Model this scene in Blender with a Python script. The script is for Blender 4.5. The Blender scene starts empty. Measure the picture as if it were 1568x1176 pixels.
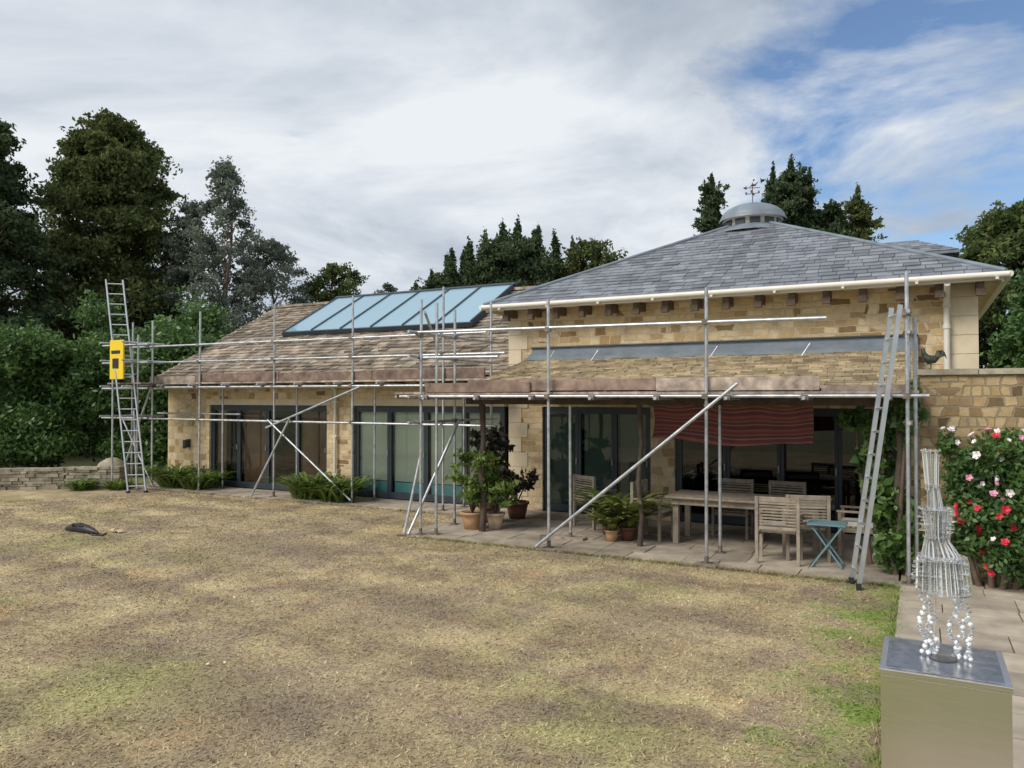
import bpy, math, random
import numpy as np
from mathutils import Vector, Matrix
random.seed(7)
R = random.Random(11)
scene = bpy.context.scene
scene.view_settings.view_transform = 'Standard'
scene.view_settings.look = 'None'
scene.view_settings.exposure = 0
COL = scene.collection

# ------------------------------------------------------------------ materials
def new_mat(name):
    m = bpy.data.materials.new(name); m.use_nodes = True
    nt = m.node_tree
    return m, nt, nt.nodes['Principled BSDF']

def N(nt, typ, **kw):
    n = nt.nodes.new(typ)
    for k, v in kw.items():
        setattr(n, k, v)
    return n

def coords(nt, kind='Object'):
    return N(nt, 'ShaderNodeNewGeometry').outputs['Position'] if kind == 'Pos' else N(nt, 'ShaderNodeTexCoord').outputs[kind]

def noise(nt, vec, scale, detail=4, rough=.55):
    n = N(nt, 'ShaderNodeTexNoise'); n.inputs['Scale'].default_value = scale
    n.inputs['Detail'].default_value = detail; n.inputs['Roughness'].default_value = rough
    nt.links.new(vec, n.inputs['Vector']); return n.outputs['Fac']

def ramp(nt, fac, stops):
    r = N(nt, 'ShaderNodeValToRGB'); e = r.color_ramp.elements
    while len(e) < len(stops): e.new(.5)
    for i, (p, c) in enumerate(stops):
        e[i].position = p; e[i].color = (c[0], c[1], c[2], 1) if not isinstance(c, (int, float)) else (c, c, c, 1)
    nt.links.new(fac, r.inputs['Fac']); return r.outputs['Color']

def mix(nt, fac, a, b, blend='MIX'):
    m = N(nt, 'ShaderNodeMix', data_type='RGBA', blend_type=blend)
    def put(x, s):
        if isinstance(x, (int, float)): s.default_value = x if s.type == 'VALUE' else (x, x, x, 1)
        elif isinstance(x, tuple): s.default_value = (*x[:3], 1)
        else: nt.links.new(x, s)
    put(fac, m.inputs[0]); put(a, m.inputs[6]); put(b, m.inputs[7]); return m.outputs[2]

def math_(nt, op, a, b=None, clamp=False):
    m = N(nt, 'ShaderNodeMath', operation=op); m.use_clamp = clamp
    for i, x in enumerate((a, b)):
        if x is None: continue
        if isinstance(x, (int, float)): m.inputs[i].default_value = x
        else: nt.links.new(x, m.inputs[i])
    return m.outputs[0]

def bump(nt, bsdf, h, strength=.4, dist=.02):
    b = N(nt, 'ShaderNodeBump'); b.inputs['Strength'].default_value = strength; b.inputs['Distance'].default_value = dist
    nt.links.new(h, b.inputs['Height']); nt.links.new(b.outputs['Normal'], bsdf.inputs['Normal'])

def simple(name, c, rough=.6, metal=0, var=.25, scale=6, bmp=.15, island=0, stain=0):
    m, nt, b = new_mat(name)
    p = coords(nt, 'Pos')
    f = noise(nt, p, scale, 5)
    lo = tuple(x*(1-var) for x in c); hi = tuple(min(1, x*(1+var)) for x in c)
    col = ramp(nt, f, [(.3, lo), (.7, hi)])
    if island:
        g = N(nt, 'ShaderNodeNewGeometry')
        r = ramp(nt, g.outputs['Random Per Island'], [(0, 1-island), (1, 1+island*.6)])
        col = mix(nt, 1.0, col, r, 'MULTIPLY')
    if stain:
        col = mix(nt, 1.0, col, ramp(nt, noise(nt, p, .7, 6, .7), [(.35, 1-stain), (.6, 1.08)]), 'MULTIPLY')
        col = mix(nt, ramp(nt, noise(nt, p, 11, 4, .7), [(.60, 0), (.72, .5)]), col, (.42, .40, .33))
    nt.links.new(col, b.inputs['Base Color'])
    b.inputs['Roughness'].default_value = rough; b.inputs['Metallic'].default_value = metal
    if bmp: bump(nt, b, noise(nt, p, scale*6, 3), bmp, .01)
    return m

def stone_mat(name, c1, c2, c3, mortar, bw=.34, rh=.115):
    m, nt, b = new_mat(name)
    p = coords(nt, 'Pos')
    s = N(nt, 'ShaderNodeSeparateXYZ'); nt.links.new(p, s.inputs[0])
    w = noise(nt, p, 2.2, 2)
    w2 = noise(nt, p, 14, 2)
    xx = math_(nt, 'ADD', s.outputs[0], s.outputs[1])
    xx = math_(nt, 'ADD', xx, math_(nt, 'MULTIPLY', w, .25))
    xx = math_(nt, 'ADD', xx, math_(nt, 'MULTIPLY', w2, .05))
    zz = math_(nt, 'ADD', s.outputs[2], math_(nt, 'MULTIPLY', w2, .035))
    zz = math_(nt, 'ADD', zz, math_(nt, 'MULTIPLY', w, .06))
    cb = N(nt, 'ShaderNodeCombineXYZ'); nt.links.new(xx, cb.inputs[0]); nt.links.new(zz, cb.inputs[1])
    outs = []
    for (a, h, off) in ((bw, rh, .45), (bw*.62, rh*1.55, .37)):
        br = N(nt, 'ShaderNodeTexBrick'); br.inputs['Scale'].default_value = 1
        br.inputs['Brick Width'].default_value = a; br.inputs['Row Height'].default_value = h
        br.inputs['Mortar Size'].default_value = .012; br.inputs['Mortar Smooth'].default_value = .35
        br.offset = off; br.squash = .7; br.squash_frequency = 3
        br.inputs['Color1'].default_value = (0, 0, 0, 1); br.inputs['Color2'].default_value = (1, 1, 1, 1)
        br.inputs['Mortar'].default_value = (.5, .5, .5, 1)
        nt.links.new(cb.outputs[0], br.inputs['Vector']); outs.append(br)
    msk = ramp(nt, noise(nt, p, 1.1, 1), [(.5, 0), (.52, 1)])
    val = mix(nt, msk, outs[0].outputs['Color'], outs[1].outputs['Color'])
    mo = mix(nt, msk, outs[0].outputs['Fac'], outs[1].outputs['Fac'])
    col = ramp(nt, val, [(0, c1), (.18, c2), (.4, c3), (.55, tuple(x*.9 for x in c2)), (.72, tuple(min(1, x*1.06) for x in c3)), (.88, c1), (.98, tuple(x*.5 for x in c1))])
    n = noise(nt, p, 9, 6, .7)
    col = mix(nt, 1.0, col, ramp(nt, n, [(.25, .74), (.75, 1.18)]), 'MULTIPLY')
    col = mix(nt, mo, col, mortar)
    st = ramp(nt, noise(nt, p, .9, 4), [(.3, .85), (.65, 1.06)])
    col = mix(nt, 1.0, col, st, 'MULTIPLY')
    nt.links.new(col, b.inputs['Base Color']); b.inputs['Roughness'].default_value = .9
    h = mix(nt, .45, ramp(nt, mo, [(0, 1), (1, 0)]), n)
    bump(nt, b, h, .75, .03)
    return m

def leaf_mat(name, dark, mid, light, tip=None, trans=.25, matte=False):
    m, nt, b = new_mat(name)
    g = N(nt, 'ShaderNodeNewGeometry')
    f = noise(nt, g.outputs['Position'], .9, 3)
    v = math_(nt, 'ADD', math_(nt, 'MULTIPLY', g.outputs['Random Per Island'], .5), math_(nt, 'MULTIPLY', f, .9))
    v = math_(nt, 'SUBTRACT', v, .2)
    st = [(.12, dark), (.5, mid), (.85, light)]
    if tip: st.append((.97, tip))
    col = ramp(nt, v, st)
    if matte:
        nt.nodes.remove(b); b = N(nt, 'ShaderNodeBsdfDiffuse'); nt.links.new(col, b.inputs['Color'])
    else:
        nt.links.new(col, b.inputs['Base Color']); b.inputs['Roughness'].default_value = .45
    t = N(nt, 'ShaderNodeBsdfTranslucent'); nt.links.new(col, t.inputs['Color'])
    ms = N(nt, 'ShaderNodeMixShader'); ms.inputs[0].default_value = trans
    nt.links.new(b.outputs[0], ms.inputs[1]); nt.links.new(t.outputs[0], ms.inputs[2])
    nt.links.new(ms.outputs[0], nt.nodes['Material Output'].inputs['Surface'])
    return m

def glass_mat(name, tint, refl=.12, sky_col=None, sky_fac=0.0):
    m, nt, b = new_mat(name)
    tr = N(nt, 'ShaderNodeBsdfTransparent'); tr.inputs['Color'].default_value = (*tint, 1)
    gl = N(nt, 'ShaderNodeBsdfGlossy'); gl.inputs['Roughness'].default_value = .02
    fr = N(nt, 'ShaderNodeFresnel'); fr.inputs['IOR'].default_value = 1.5
    f = math_(nt, 'ADD', fr.outputs[0], refl, True)
    base = tr.outputs[0]
    if sky_col:
        b.inputs['Base Color'].default_value = (*sky_col, 1); b.inputs['Roughness'].default_value = .3
        m0 = N(nt, 'ShaderNodeMixShader'); m0.inputs[0].default_value = sky_fac
        nt.links.new(tr.outputs[0], m0.inputs[1]); nt.links.new(b.outputs[0], m0.inputs[2]); base = m0.outputs[0]
    ms = N(nt, 'ShaderNodeMixShader'); nt.links.new(f, ms.inputs[0])
    nt.links.new(base, ms.inputs[1]); nt.links.new(gl.outputs[0], ms.inputs[2])
    nt.links.new(ms.outputs[0], nt.nodes['Material Output'].inputs['Surface'])
    return m

M = {}
M['stone'] = stone_mat('rubble_stone', (.50, .33, .155), (.72, .54, .29), (.80, .65, .42), (.66, .55, .38))
M['stone_wall'] = stone_mat('garden_wall_stone', (.27, .18, .09), (.44, .31, .155), (.50, .38, .21), (.27, .22, .14), .24, .085)
M['drystone'] = simple('dry_stone', (.34, .30, .22), .9, 0, .3, 7, .4, .35)
M['ashlar'] = simple('ashlar_stone', (.68, .58, .41), .85, 0, .12, 3)
M['cream'] = simple('cream_paint', (.74, .70, .62), .5, 0, .06, 4, .03)
M['soffit'] = simple('soffit_paint', (.64, .54, .40), .7, 0, .12, 3, .03)
M['slate'] = simple('blue_slate', (.195, .21, .235), .42, 0, .30, 2.5, .25, .38)
M['stoneslate'] = simple('stone_slate', (.32, .265, .205), .95, 0, .38, 3.2, .5, .5, .28)
M['leanslate'] = simple('lean_to_slate', (.39, .315, .20), .95, 0, .30, 3.2, .5, .38)
M['under'] = simple('roof_underlay', (.05, .045, .04), .9)
M['lead'] = simple('lead_sheet', (.19, .225, .26), .5, .1, .22, 3, .12)
M['frame'] = simple('grey_window_frame', (.032, .045, .056), .4, 0, .1, 4, 0)
M['glass'] = glass_mat('window_glass', (.84, .88, .85), .05)
M['darkglass'] = glass_mat('verandah_glass', (.35, .42, .42), .03)
M['roofglass'] = glass_mat('rooflight_glass', (.6, .75, .82), .12, (.34, .57, .70), .85)  # mostly opaque blue painted into the panes stands in for reflected sky
M['blind'] = simple('window_blind', (.66, .72, .61), .9, 0, .06, 2, 0)
M['room'] = simple('room_plaster', (.40, .40, .34), .9, 0, .1, 2, 0)
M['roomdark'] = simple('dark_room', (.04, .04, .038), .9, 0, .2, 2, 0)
M['brown'] = simple('brown_curtain', (.24, .14, .09), .9, 0, .3, 2, 0)
M['timber'] = simple('dark_timber', (.075, .055, .04), .8, 0, .4, 8, .3)
M['bracket'] = simple('rafter_end', (.12, .085, .06), .8, 0, .3, 8, .2)
M['steel'] = simple('galvanised_tube', (.50, .52, .54), .42, .7, .28, 9, .06, .12)
M['coupler'] = simple('scaffold_coupler', (.22, .19, .16), .6, .6, .4, 20, .2)
M['alu'] = simple('aluminium', (.58, .60, .62), .38, .8, .12, 5, .03)
M['board'] = simple('scaffold_board', (.23, .16, .125), .85, 0, .55, 4.5, .4, .35)
M['boardpale'] = simple('weathered_board', (.36, .29, .235), .85, 0, .55, 6, .4, .35)
M['yellow'] = simple('yellow_plastic', (.85, .60, .02), .4, 0, .06, 3, 0)
M['black'] = simple('black_plastic', (.02, .02, .022), .5, 0, .2, 8, .1)
M['slab'] = simple('sandstone_paving', (.37, .315, .245), .85, 0, .3, 3, .25, .28)
M['joint'] = simple('paving_joint', (.12, .115, .07), .95)
M['teak'] = simple('weathered_teak', (.31, .26, .20), .8, 0, .28, 10, .2, .15)
M['cushion'] = simple('cushion_fabric', (.66, .63, .56), .95, 0, .08, 20, .1)
M['bluepaint'] = simple('blue_green_paint', (.13, .24, .27), .6, 0, .15, 8, .05)
M['pool'] = simple('pool_cover', (.22, .56, .62), .5, 0, .1, 3, 0)
M['terra'] = simple('terracotta', (.52, .31, .17), .85, 0, .22, 8, .15)
M['terrapale'] = simple('pale_terracotta', (.56, .42, .29), .85, 0, .22, 8, .15)
M['terradark'] = simple('brown_glazed_pot', (.14, .06, .04), .4, 0, .22, 8, .1)
M['soil'] = simple('soil', (.06, .045, .03), .95)
M['bark'] = simple('bark', (.15, .105, .075), .95, 0, .4, 5, .6)
M['redflower'] = simple('red_petals', (.60, .02, .05), .6, 0, .2, 30, 0)
M['pinkflower'] = simple('pink_petals', (.74, .30, .44), .6, 0, .2, 30, 0)
M['whiteflower'] = simple('white_petals', (.84, .78, .78), .6, 0, .06, 30, 0)
M['deadleaf'] = simple('dry_leaves', (.50, .42, .28), .9, 0, .4, 5, 0, .5)
M['bronze'] = simple('painted_bronze', (.07, .08, .065), .45, .5, .5, 20, .2)
M['redmetal'] = simple('rooster_comb', (.30, .06, .03), .5, .3, .2, 20, .1)
M['chrome'] = simple('polished_rod', (.92, .94, .96), .18, .35, .04, 5, 0)
m, nt, b = new_mat('clear_acrylic'); b.inputs['Base Color'].default_value = (.97, .99, 1, 1)
b.inputs['Transmission Weight'].default_value = .9; b.inputs['Roughness'].default_value = .03; b.inputs['IOR'].default_value = 1.42
M['acrylic'] = m
m, nt, b = new_mat('brushed_steel')
p = coords(nt, 'Pos'); mp = N(nt, 'ShaderNodeMapping'); mp.inputs['Scale'].default_value = (3, 3, 260); nt.links.new(p, mp.inputs[0])
f = noise(nt, mp.outputs[0], 3, 4)
nt.links.new(ramp(nt, f, [(.3, (.74, .67, .61)), (.7, (.86, .79, .73))]), b.inputs['Base Color'])
nt.links.new(ramp(nt, f, [(.3, .18), (.7, .27)]), b.inputs['Roughness']); b.inputs['Metallic'].default_value = 1
M['pedestal'] = m
M['pedtop'] = simple('polished_steel_top', (.50, .50, .50), .06, 1.0, .35, 22, .10)
m, nt, b = new_mat('striped_cloth')
uv = N(nt, 'ShaderNodeTexCoord').outputs['UV']; s = N(nt, 'ShaderNodeSeparateXYZ'); nt.links.new(uv, s.inputs[0])
fr = math_(nt, 'FRACT', math_(nt, 'MULTIPLY', s.outputs[1], 3.0))
c = ramp(nt, fr, [(0, (.24, .07, .06)), (.22, (.28, .09, .075)), (.25, (.38, .25, .20)), (.30, (.13, .055, .05)), (.48, (.25, .09, .08)), (.52, (.40, .28, .23)), (.56, (.22, .065, .06)), (.8, (.15, .065, .07)), (.86, (.32, .12, .10))])
nt.links.new(c, b.inputs['Base Color']); b.inputs['Roughness'].default_value = .95
tl = N(nt, 'ShaderNodeBsdfTranslucent'); nt.links.new(c, tl.inputs['Color']); ms = N(nt, 'ShaderNodeMixShader'); ms.inputs[0].default_value = .3
nt.links.new(b.outputs[0], ms.inputs[1]); nt.links.new(tl.outputs[0], ms.inputs[2]); nt.links.new(ms.outputs[0], nt.nodes['Material Output'].inputs['Surface'])
M['cloth'] = m

def lawn_mat(name, blades=False):
    m, nt, b = new_mat(name)
    g = N(nt, 'ShaderNodeNewGeometry'); p = g.outputs['Position']
    s = N(nt, 'ShaderNodeSeparateXYZ'); nt.links.new(p, s.inputs[0])
    big = noise(nt, p, .45, 5, .62)
    med = noise(nt, p, 1.5, 7, .72)
    fine = noise(nt, p, 30, 5, .75)
    straw = ramp(nt, med, [(.36, (.31, .235, .155)), (.47, (.42, .335, .20)), (.56, (.52, .425, .245)), (.67, (.62, .52, .31))])
    green = ramp(nt, med, [(.3, (.22, .23, .08)), (.7, (.42, .42, .15))])
    n2 = math_(nt, 'MULTIPLY', math_(nt, 'SUBTRACT', med, .5), 4.0)
    def patch(u, v, r):
        a = math_(nt, 'SUBTRACT', s.outputs[0], u); c_ = math_(nt, 'SUBTRACT', s.outputs[1], v)
        d = math_(nt, 'SQRT', math_(nt, 'ADD', math_(nt, 'MULTIPLY', a, a), math_(nt, 'MULTIPLY', c_, c_)))
        return math_(nt, 'ADD', math_(nt, 'MULTIPLY', math_(nt, 'SUBTRACT', r, d), 1.0/r), math_(nt, 'MULTIPLY', n2, .8), True)
    gm = ramp(nt, big, [(.52, 0), (.66, .35)])
    col = mix(nt, gm, straw, green)
    orange = ramp(nt, noise(nt, p, .95, 6, .72), [(.55, 0), (.66, .6)])
    col = mix(nt, orange, col, (.53, .36, .19))
    wn = ramp(nt, noise(nt, p, .7, 8, .78), [(.48, 0), (.58, .6)])
    col = mix(nt, wn, col, (.27, .21, .165))
    for (u, v, r_) in ((-4.3, 4.2, 1.3), (-5.0, 6.9, 1.2), (-9, 8.5, 1.6), (-2.6, 7.6, 1.0)):
        col = mix(nt, math_(nt, 'MULTIPLY', patch(u, v, r_), .55), col, (.24, .185, .15))
    for (u, v, r_) in ((-5.9, 3.9, 1.0), (-1.9, 5.0, .95), (-12, 7.5, 1.2), (-3.0, 9.0, .7)):
        col = mix(nt, math_(nt, 'MULTIPLY', patch(u, v, r_), .42), col, (.29, .32, .09))
    e = math_(nt, 'ADD', math_(nt, 'ADD', s.outputs[0], .95), n2)
    em = math_(nt, 'MULTIPLY', e, 1.2, True)
    col = mix(nt, math_(nt, 'MULTIPLY', em, .9), col, (.17, .26, .045))
    e2 = math_(nt, 'MULTIPLY', math_(nt, 'ADD', math_(nt, 'SUBTRACT', s.outputs[1], 10.1), math_(nt, 'MULTIPLY', n2, .35)), 1.5, True)
    e3 = math_(nt, 'MULTIPLY', math_(nt, 'ADD', s.outputs[0], 7.6), 5.0, True)
    col = mix(nt, math_(nt, 'MULTIPLY', math_(nt, 'MULTIPLY', e2, e3), .65), col, (.17, .21, .07))
    wv = math_(nt, 'SINE', math_(nt, 'MULTIPLY', math_(nt, 'ADD', s.outputs[1], math_(nt, 'MULTIPLY', s.outputs[0], .12)), 4.6))
    col = mix(nt, 1.0, col, ramp(nt, math_(nt, 'ADD', math_(nt, 'MULTIPLY', wv, .5), .5), [(.2, .90), (.8, 1.06)]), 'MULTIPLY')
    if blades:
        col = mix(nt, 1.0, col, ramp(nt, g.outputs['Random Per Island'], [(0, .7), (.8, 1.15), (1, 1.6)]), 'MULTIPLY')
    else:
        col = mix(nt, 1.0, col, ramp(nt, fine, [(.3, .58), (.7, 1.22)]), 'MULTIPLY')
        bump(nt, b, fine, .6, .02)
    nt.links.new(col, b.inputs['Base Color']); b.inputs['Roughness'].default_value = .95
    b.inputs['Specular IOR Level'].default_value = .1
    return m
M['lawn'] = lawn_mat('dry_lawn'); M['blade'] = lawn_mat('grass_blades', True)
M['field'] = simple('field_grass', (.18, .19, .08), .95, 0, .3, .5, .3)

M['laurel'] = leaf_mat('laurel_leaves', (.04, .09, .025), (.085, .17, .045), (.17, .28, .075), None, .3)
M['conifer'] = leaf_mat('conifer_leaves', (.06, .08, .035), (.115, .145, .055), (.18, .20, .08), (.34, .25, .09), .3, True)
M['darkconifer'] = leaf_mat('dark_conifer_leaves', (.04, .065, .036), (.08, .115, .058), (.135, .175, .085), None, .28, True)
M['grey'] = leaf_mat('grey_leaves', (.11, .135, .11), (.19, .225, .175), (.29, .32, .26), None, .35, True)
M['broad'] = leaf_mat('broad_leaves', (.06, .09, .035), (.11, .15, .055), (.19, .22, .085), None, .3, True)
M['plant'] = leaf_mat('pot_plant_leaves', (.07, .12, .025), (.15, .23, .045), (.27, .36, .08), None, .3)
M['yellowplant'] = leaf_mat('variegated_leaves', (.12, .16, .04), (.24, .27, .08), (.42, .40, .16), None, .25)
M['purple'] = leaf_mat('purple_leaves', (.03, .033, .022), (.065, .06, .042), (.11, .10, .055), None, .2)

# ------------------------------------------------------------------ mesh builder
def empty(name, loc=(0, 0, 0)):
    e = bpy.data.objects.new(name, None); e.location = loc; COL.objects.link(e); return e

class MB:
    def __init__(s): s.v = []; s.f = []; s.m = []; s.uv = None; s.sm = []
    def add(s, vs, fs, m, smooth=False):
        o = len(s.v); s.v += [tuple(x) for x in vs]
        for f in fs: s.f.append(tuple(i+o for i in f)); s.m.append(m); s.sm.append(smooth)
    def box(s, x0, x1, y0, y1, z0, z1, m, rot=0, piv=None):
        vs = [(x, y, z) for z in (z0, z1) for x, y in ((x0, y0), (x1, y0), (x1, y1), (x0, y1))]
        if rot:
            px, py = piv or ((x0+x1)/2, (y0+y1)/2); c, n = math.cos(rot), math.sin(rot)
            vs = [(px+(x-px)*c-(y-py)*n, py+(x-px)*n+(y-py)*c, z) for x, y, z in vs]
        s.add(vs, [(3, 2, 1, 0), (4, 5, 6, 7), (0, 1, 5, 4), (1, 2, 6, 5), (2, 3, 7, 6), (3, 0, 4, 7)], m)
    def bar(s, p, q, w, h, m, up=(0, 0, 1)):
        p, q = Vector(p), Vector(q); d = (q-p).normalized(); up = Vector(up)
        if abs(d.dot(up.normalized())) > .98: up = Vector((0, 1, 0))
        a = d.cross(up).normalized(); b_ = a.cross(d).normalized()
        vs = [c+a*i*w/2+b_*j*h/2 for c in (p, q) for i, j in ((-1, -1), (1, -1), (1, 1), (-1, 1))]
        s.add(vs, [(3, 2, 1, 0), (4, 5, 6, 7), (0, 1, 5, 4), (1, 2, 6, 5), (2, 3, 7, 6), (3, 0, 4, 7)], m)
    def tube(s, p, q, r, m, seg=10, r2=None, caps=True):
        p, q = Vector(p), Vector(q); r2 = r if r2 is None else r2
        d = (q-p).normalized(); up = Vector((0, 0, 1)) if abs(d.z) < .95 else Vector((1, 0, 0))
        a = d.cross(up).normalized(); b_ = d.cross(a)
        vs = []
        for c, rr in ((p, r), (q, r2)):
            for i in range(seg):
                t = 2*math.pi*i/seg; vs.append(c+a*math.cos(t)*rr+b_*math.sin(t)*rr)
        s.add(vs, [(i, (i+1) % seg, seg+(i+1) % seg, seg+i) for i in range(seg)], m, True)
        if caps: s.add(vs, [tuple(range(seg))[::-1], tuple(range(seg, 2*seg))], m)
    def path(s, pts, rs, m, seg=8):
        pts = [Vector(p) for p in pts]
        vs = []; n = len(pts)
        for i, p in enumerate(pts):
            d = (pts[min(i+1, n-1)]-pts[max(i-1, 0)]).normalized()
            up = Vector((1, .13, .07)).normalized() if abs(d.z) > .6 else Vector((0, 0, 1))
            a = d.cross(up).normalized(); b_ = d.cross(a)
            for k in range(seg):
                t = 2*math.pi*k/seg; vs.append(p+a*math.cos(t)*rs[i]+b_*math.sin(t)*rs[i])
        fs = [(i*seg+k, i*seg+(k+1) % seg, (i+1)*seg+(k+1) % seg, (i+1)*seg+k) for i in range(n-1) for k in range(seg)]
        s.add(vs, fs, m, True)
        s.add(vs[:seg], [tuple(range(seg))[::-1]], m); s.add(vs[-seg:], [tuple(range(seg))], m)
    def lathe(s, c, prof, m, seg=28, smooth=True):
        vs = []; n = len(prof)
        for r, z in prof:
            for k in range(seg):
                t = 2*math.pi*k/seg; vs.append((c[0]+r*math.cos(t), c[1]+r*math.sin(t), c[2]+z))
        s.add(vs, [(i*seg+k, i*seg+(k+1) % seg, (i+1)*seg+(k+1) % seg, (i+1)*seg+k) for i in range(n-1) for k in range(seg)], m, smooth)
    def build(s, name, mats, parent=None, bevel=0):
        me = bpy.data.meshes.new(name); me.from_pydata(s.v, [], s.f)
        for k in mats: me.materials.append(M[k])
        me.polygons.foreach_set('material_index', [mats.index(k) for k in s.m])
        me.polygons.foreach_set('use_smooth', s.sm)
        me.update()
        o = bpy.data.objects.new(name, me); COL.objects.link(o)
        if parent: o.parent = parent
        if bevel:
            bv = o.modifiers.new('bevel', 'BEVEL'); bv.width = bevel; bv.segments = 2; bv.limit_method = 'ANGLE'
        return o

def build(mb, name, parent=None, bevel=0):
    return mb.build(name, sorted(set(mb.m)), parent, bevel)

def tiles(mb, O, U, S, L, bound, h, w, th, m, jit=.3):
    O, U, S = Vector(O), Vector(U).normalized(), Vector(S).normalized(); Nn = U.cross(S).normalized()
    if Nn.z < 0: Nn = -Nn
    s0 = 0.0; row = 0
    while s0 < L-.02:
        hh = h*(1+R.uniform(-.06, .06)); s1 = min(L, s0+hh*1.25)
        a0, b0 = bound(s0); a1, b1 = bound(s1)
        x = a0-R.random()*w
        while x < b0:
            ww = w*R.uniform(.7, 1.3); xa, xb = x+.004, x+ww-.004
            l0, r0 = max(xa, a0), min(xb, b0); l1, r1 = max(xa, a1), min(xb, b1)
            x += ww
            if r0-l0 < .02: continue
            if r1 <= l1: l1 = r1 = min(max((l0+r0)/2, a1), b1)
            t0 = th*(1+R.uniform(0, jit*2)); t1 = t0+R.uniform(-1, 1)*th*jit
            ds = R.uniform(-.05, .05)*h
            A = O+U*l0+S*(s0+ds)+Nn*t0; B = O+U*r0+S*(s0+ds)+Nn*t1
            C = O+U*r1+S*s1+Nn*.003; D = O+U*l1+S*s1+Nn*.003
            A0 = A-Nn*(t0); B0 = B-Nn*(t1)
            mb.add([A, B, C, D, A0, B0, C-Nn*.006, D-Nn*.006], [(0, 1, 2, 3), (4, 5, 1, 0), (5, 6, 2, 1), (7, 4, 0, 3)], m)
        s0 += hh; row += 1

def leaves(name, P, size, mat, parent=None, aspect=.5, droop=0.0, seed=1, sizevar=.4, dirs=None):
    rng = np.random.default_rng(seed); n = len(P)
    d = rng.normal(size=(n, 3))
    if dirs is not None: d = d*.6+dirs
    d[:, 2] -= droop
    d /= np.linalg.norm(d, axis=1)[:, None]
    k = rng.normal(size=(n, 3)); a = np.cross(d, k); a /= np.linalg.norm(a, axis=1)[:, None]
    s = size*(1+rng.uniform(-sizevar, sizevar, n))[:, None]
    V = np.empty((n, 4, 3))
    V[:, 0] = P-d*s*.5; V[:, 1] = P+a*s*aspect*.5; V[:, 2] = P+d*s*.5; V[:, 3] = P-a*s*aspect*.5
    me = bpy.data.meshes.new(name)
    me.vertices.add(n*4); me.vertices.foreach_set('co', V.ravel())
    me.loops.add(n*4); me.loops.foreach_set('vertex_index', np.arange(n*4, dtype=np.int32))
    me.polygons.add(n); me.polygons.foreach_set('loop_start', np.arange(0, n*4, 4, dtype=np.int32))
    me.polygons.foreach_set('loop_total', np.full(n, 4, dtype=np.int32))
    me.materials.append(M[mat]); me.update(calc_edges=True); me.validate()
    o = bpy.data.objects.new(name, me); COL.objects.link(o)
    if parent: o.parent = parent
    return o

def clump_pts(rng, c, r, n):
    d = rng.normal(size=(n, 3)); d /= np.linalg.norm(d, axis=1)[:, None]
    rad = rng.uniform(0.15, 1, n)**.6
    return np.array(c)+d*rad[:, None]*np.array(r)

def spray(rng, c, out, k, n, flat):
    m_ = 7; P = []
    for i in range(m_):
        t = rng.normal(size=3)*np.array([1, 1, .55])+out*.9; t /= np.linalg.norm(t)
        e = np.array(c)+t*k*rng.uniform(.45, 1.25)*np.array([1, 1, flat])
        q = n//m_
        f = rng.uniform(0, 1.12, q)[:, None]
        P.append(np.array(c)*(1-f)+e*f+rng.normal(size=(q, 3))*k*np.array([.17, .17, .14])*(1.25-.6*f))
    return np.concatenate(P)

def tree(name, x, y, ztop, zbot, prof, nc, cr, per, lsize, mat, trunk_r=.2, flat=.6, seed=1, droop=.0, lean=0, spires=None, aspect=.5):
    rng = np.random.default_rng(seed); root = empty(name, (x, y, 0))
    P = []; cs = []
    for i in range(nc):
        h = (i+rng.random())/nc; h = h**.9
        r = prof(h)*(1+.18*math.sin(i*2.1+seed)*math.sin(h*23)); a = rng.uniform(0, 2*math.pi); rr = r*(rng.uniform(.12, 1)**.5)*rng.uniform(.75, 1.12)
        z = zbot+(ztop-zbot)*h
        k = cr*(1.15-.55*h)*rng.uniform(.6, 1.35)
        out = np.array([math.cos(a), math.sin(a), .25 if droop < .2 else -.15])*min(1, rr)
        c = (math.cos(a)*rr*.85, math.sin(a)*rr*.85, z-k*flat*.4); cs.append(c)
        P.append(spray(rng, c, out, k*1.25, int(per*rng.uniform(.7, 1.3)), flat*1.15))
    if spires:
        for (sx, sy, sz, sr, sh) in spires:
            for i in range(12):
                h = i/11; k = sr*(1.05-h*.9)
                c = (sx+rng.normal()*.05, sy+rng.normal()*.05, sz-sh+sh*h); P.append(np.array(c)+rng.normal(size=(int(per*.5), 3))*np.array([k*.5, k*.5, sh/12]))
    P = np.concatenate(P)
    leaves('crown', P, lsize, mat, root, aspect, droop, seed)
    mb = MB(); n = 8; H = ztop-.6
    pts = [(math.sin(i*1.3+seed)*.08*i*.4+lean*i/n, math.cos(i*1.1)*.05*i*.4, H*i/n-.1) for i in range(n+1)]
    mb.path(pts, [trunk_r*(1.25 if i == 0 else 1)*(1-.9*i/n)+.015 for i in range(n+1)], 'bark')
    for c in cs[::2]:
        zz = max(zbot*.5, c[2]-math.hypot(c[0], c[1])*.6-.2); f = min(n-1, max(0, int(zz/H*n)))
        b0 = Vector(pts[f]); b0.z = min(max(zz, 0.3), H); e = Vector(c); mid = (b0+e)/2+Vector((0, 0, .12))
        r = trunk_r*.3*(1-.7*zz/ztop)+.012
        mb.path([b0, mid, e], [r, r*.65, r*.3], 'bark', 6)
    build(mb, 'trunk', root)
    return root

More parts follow.
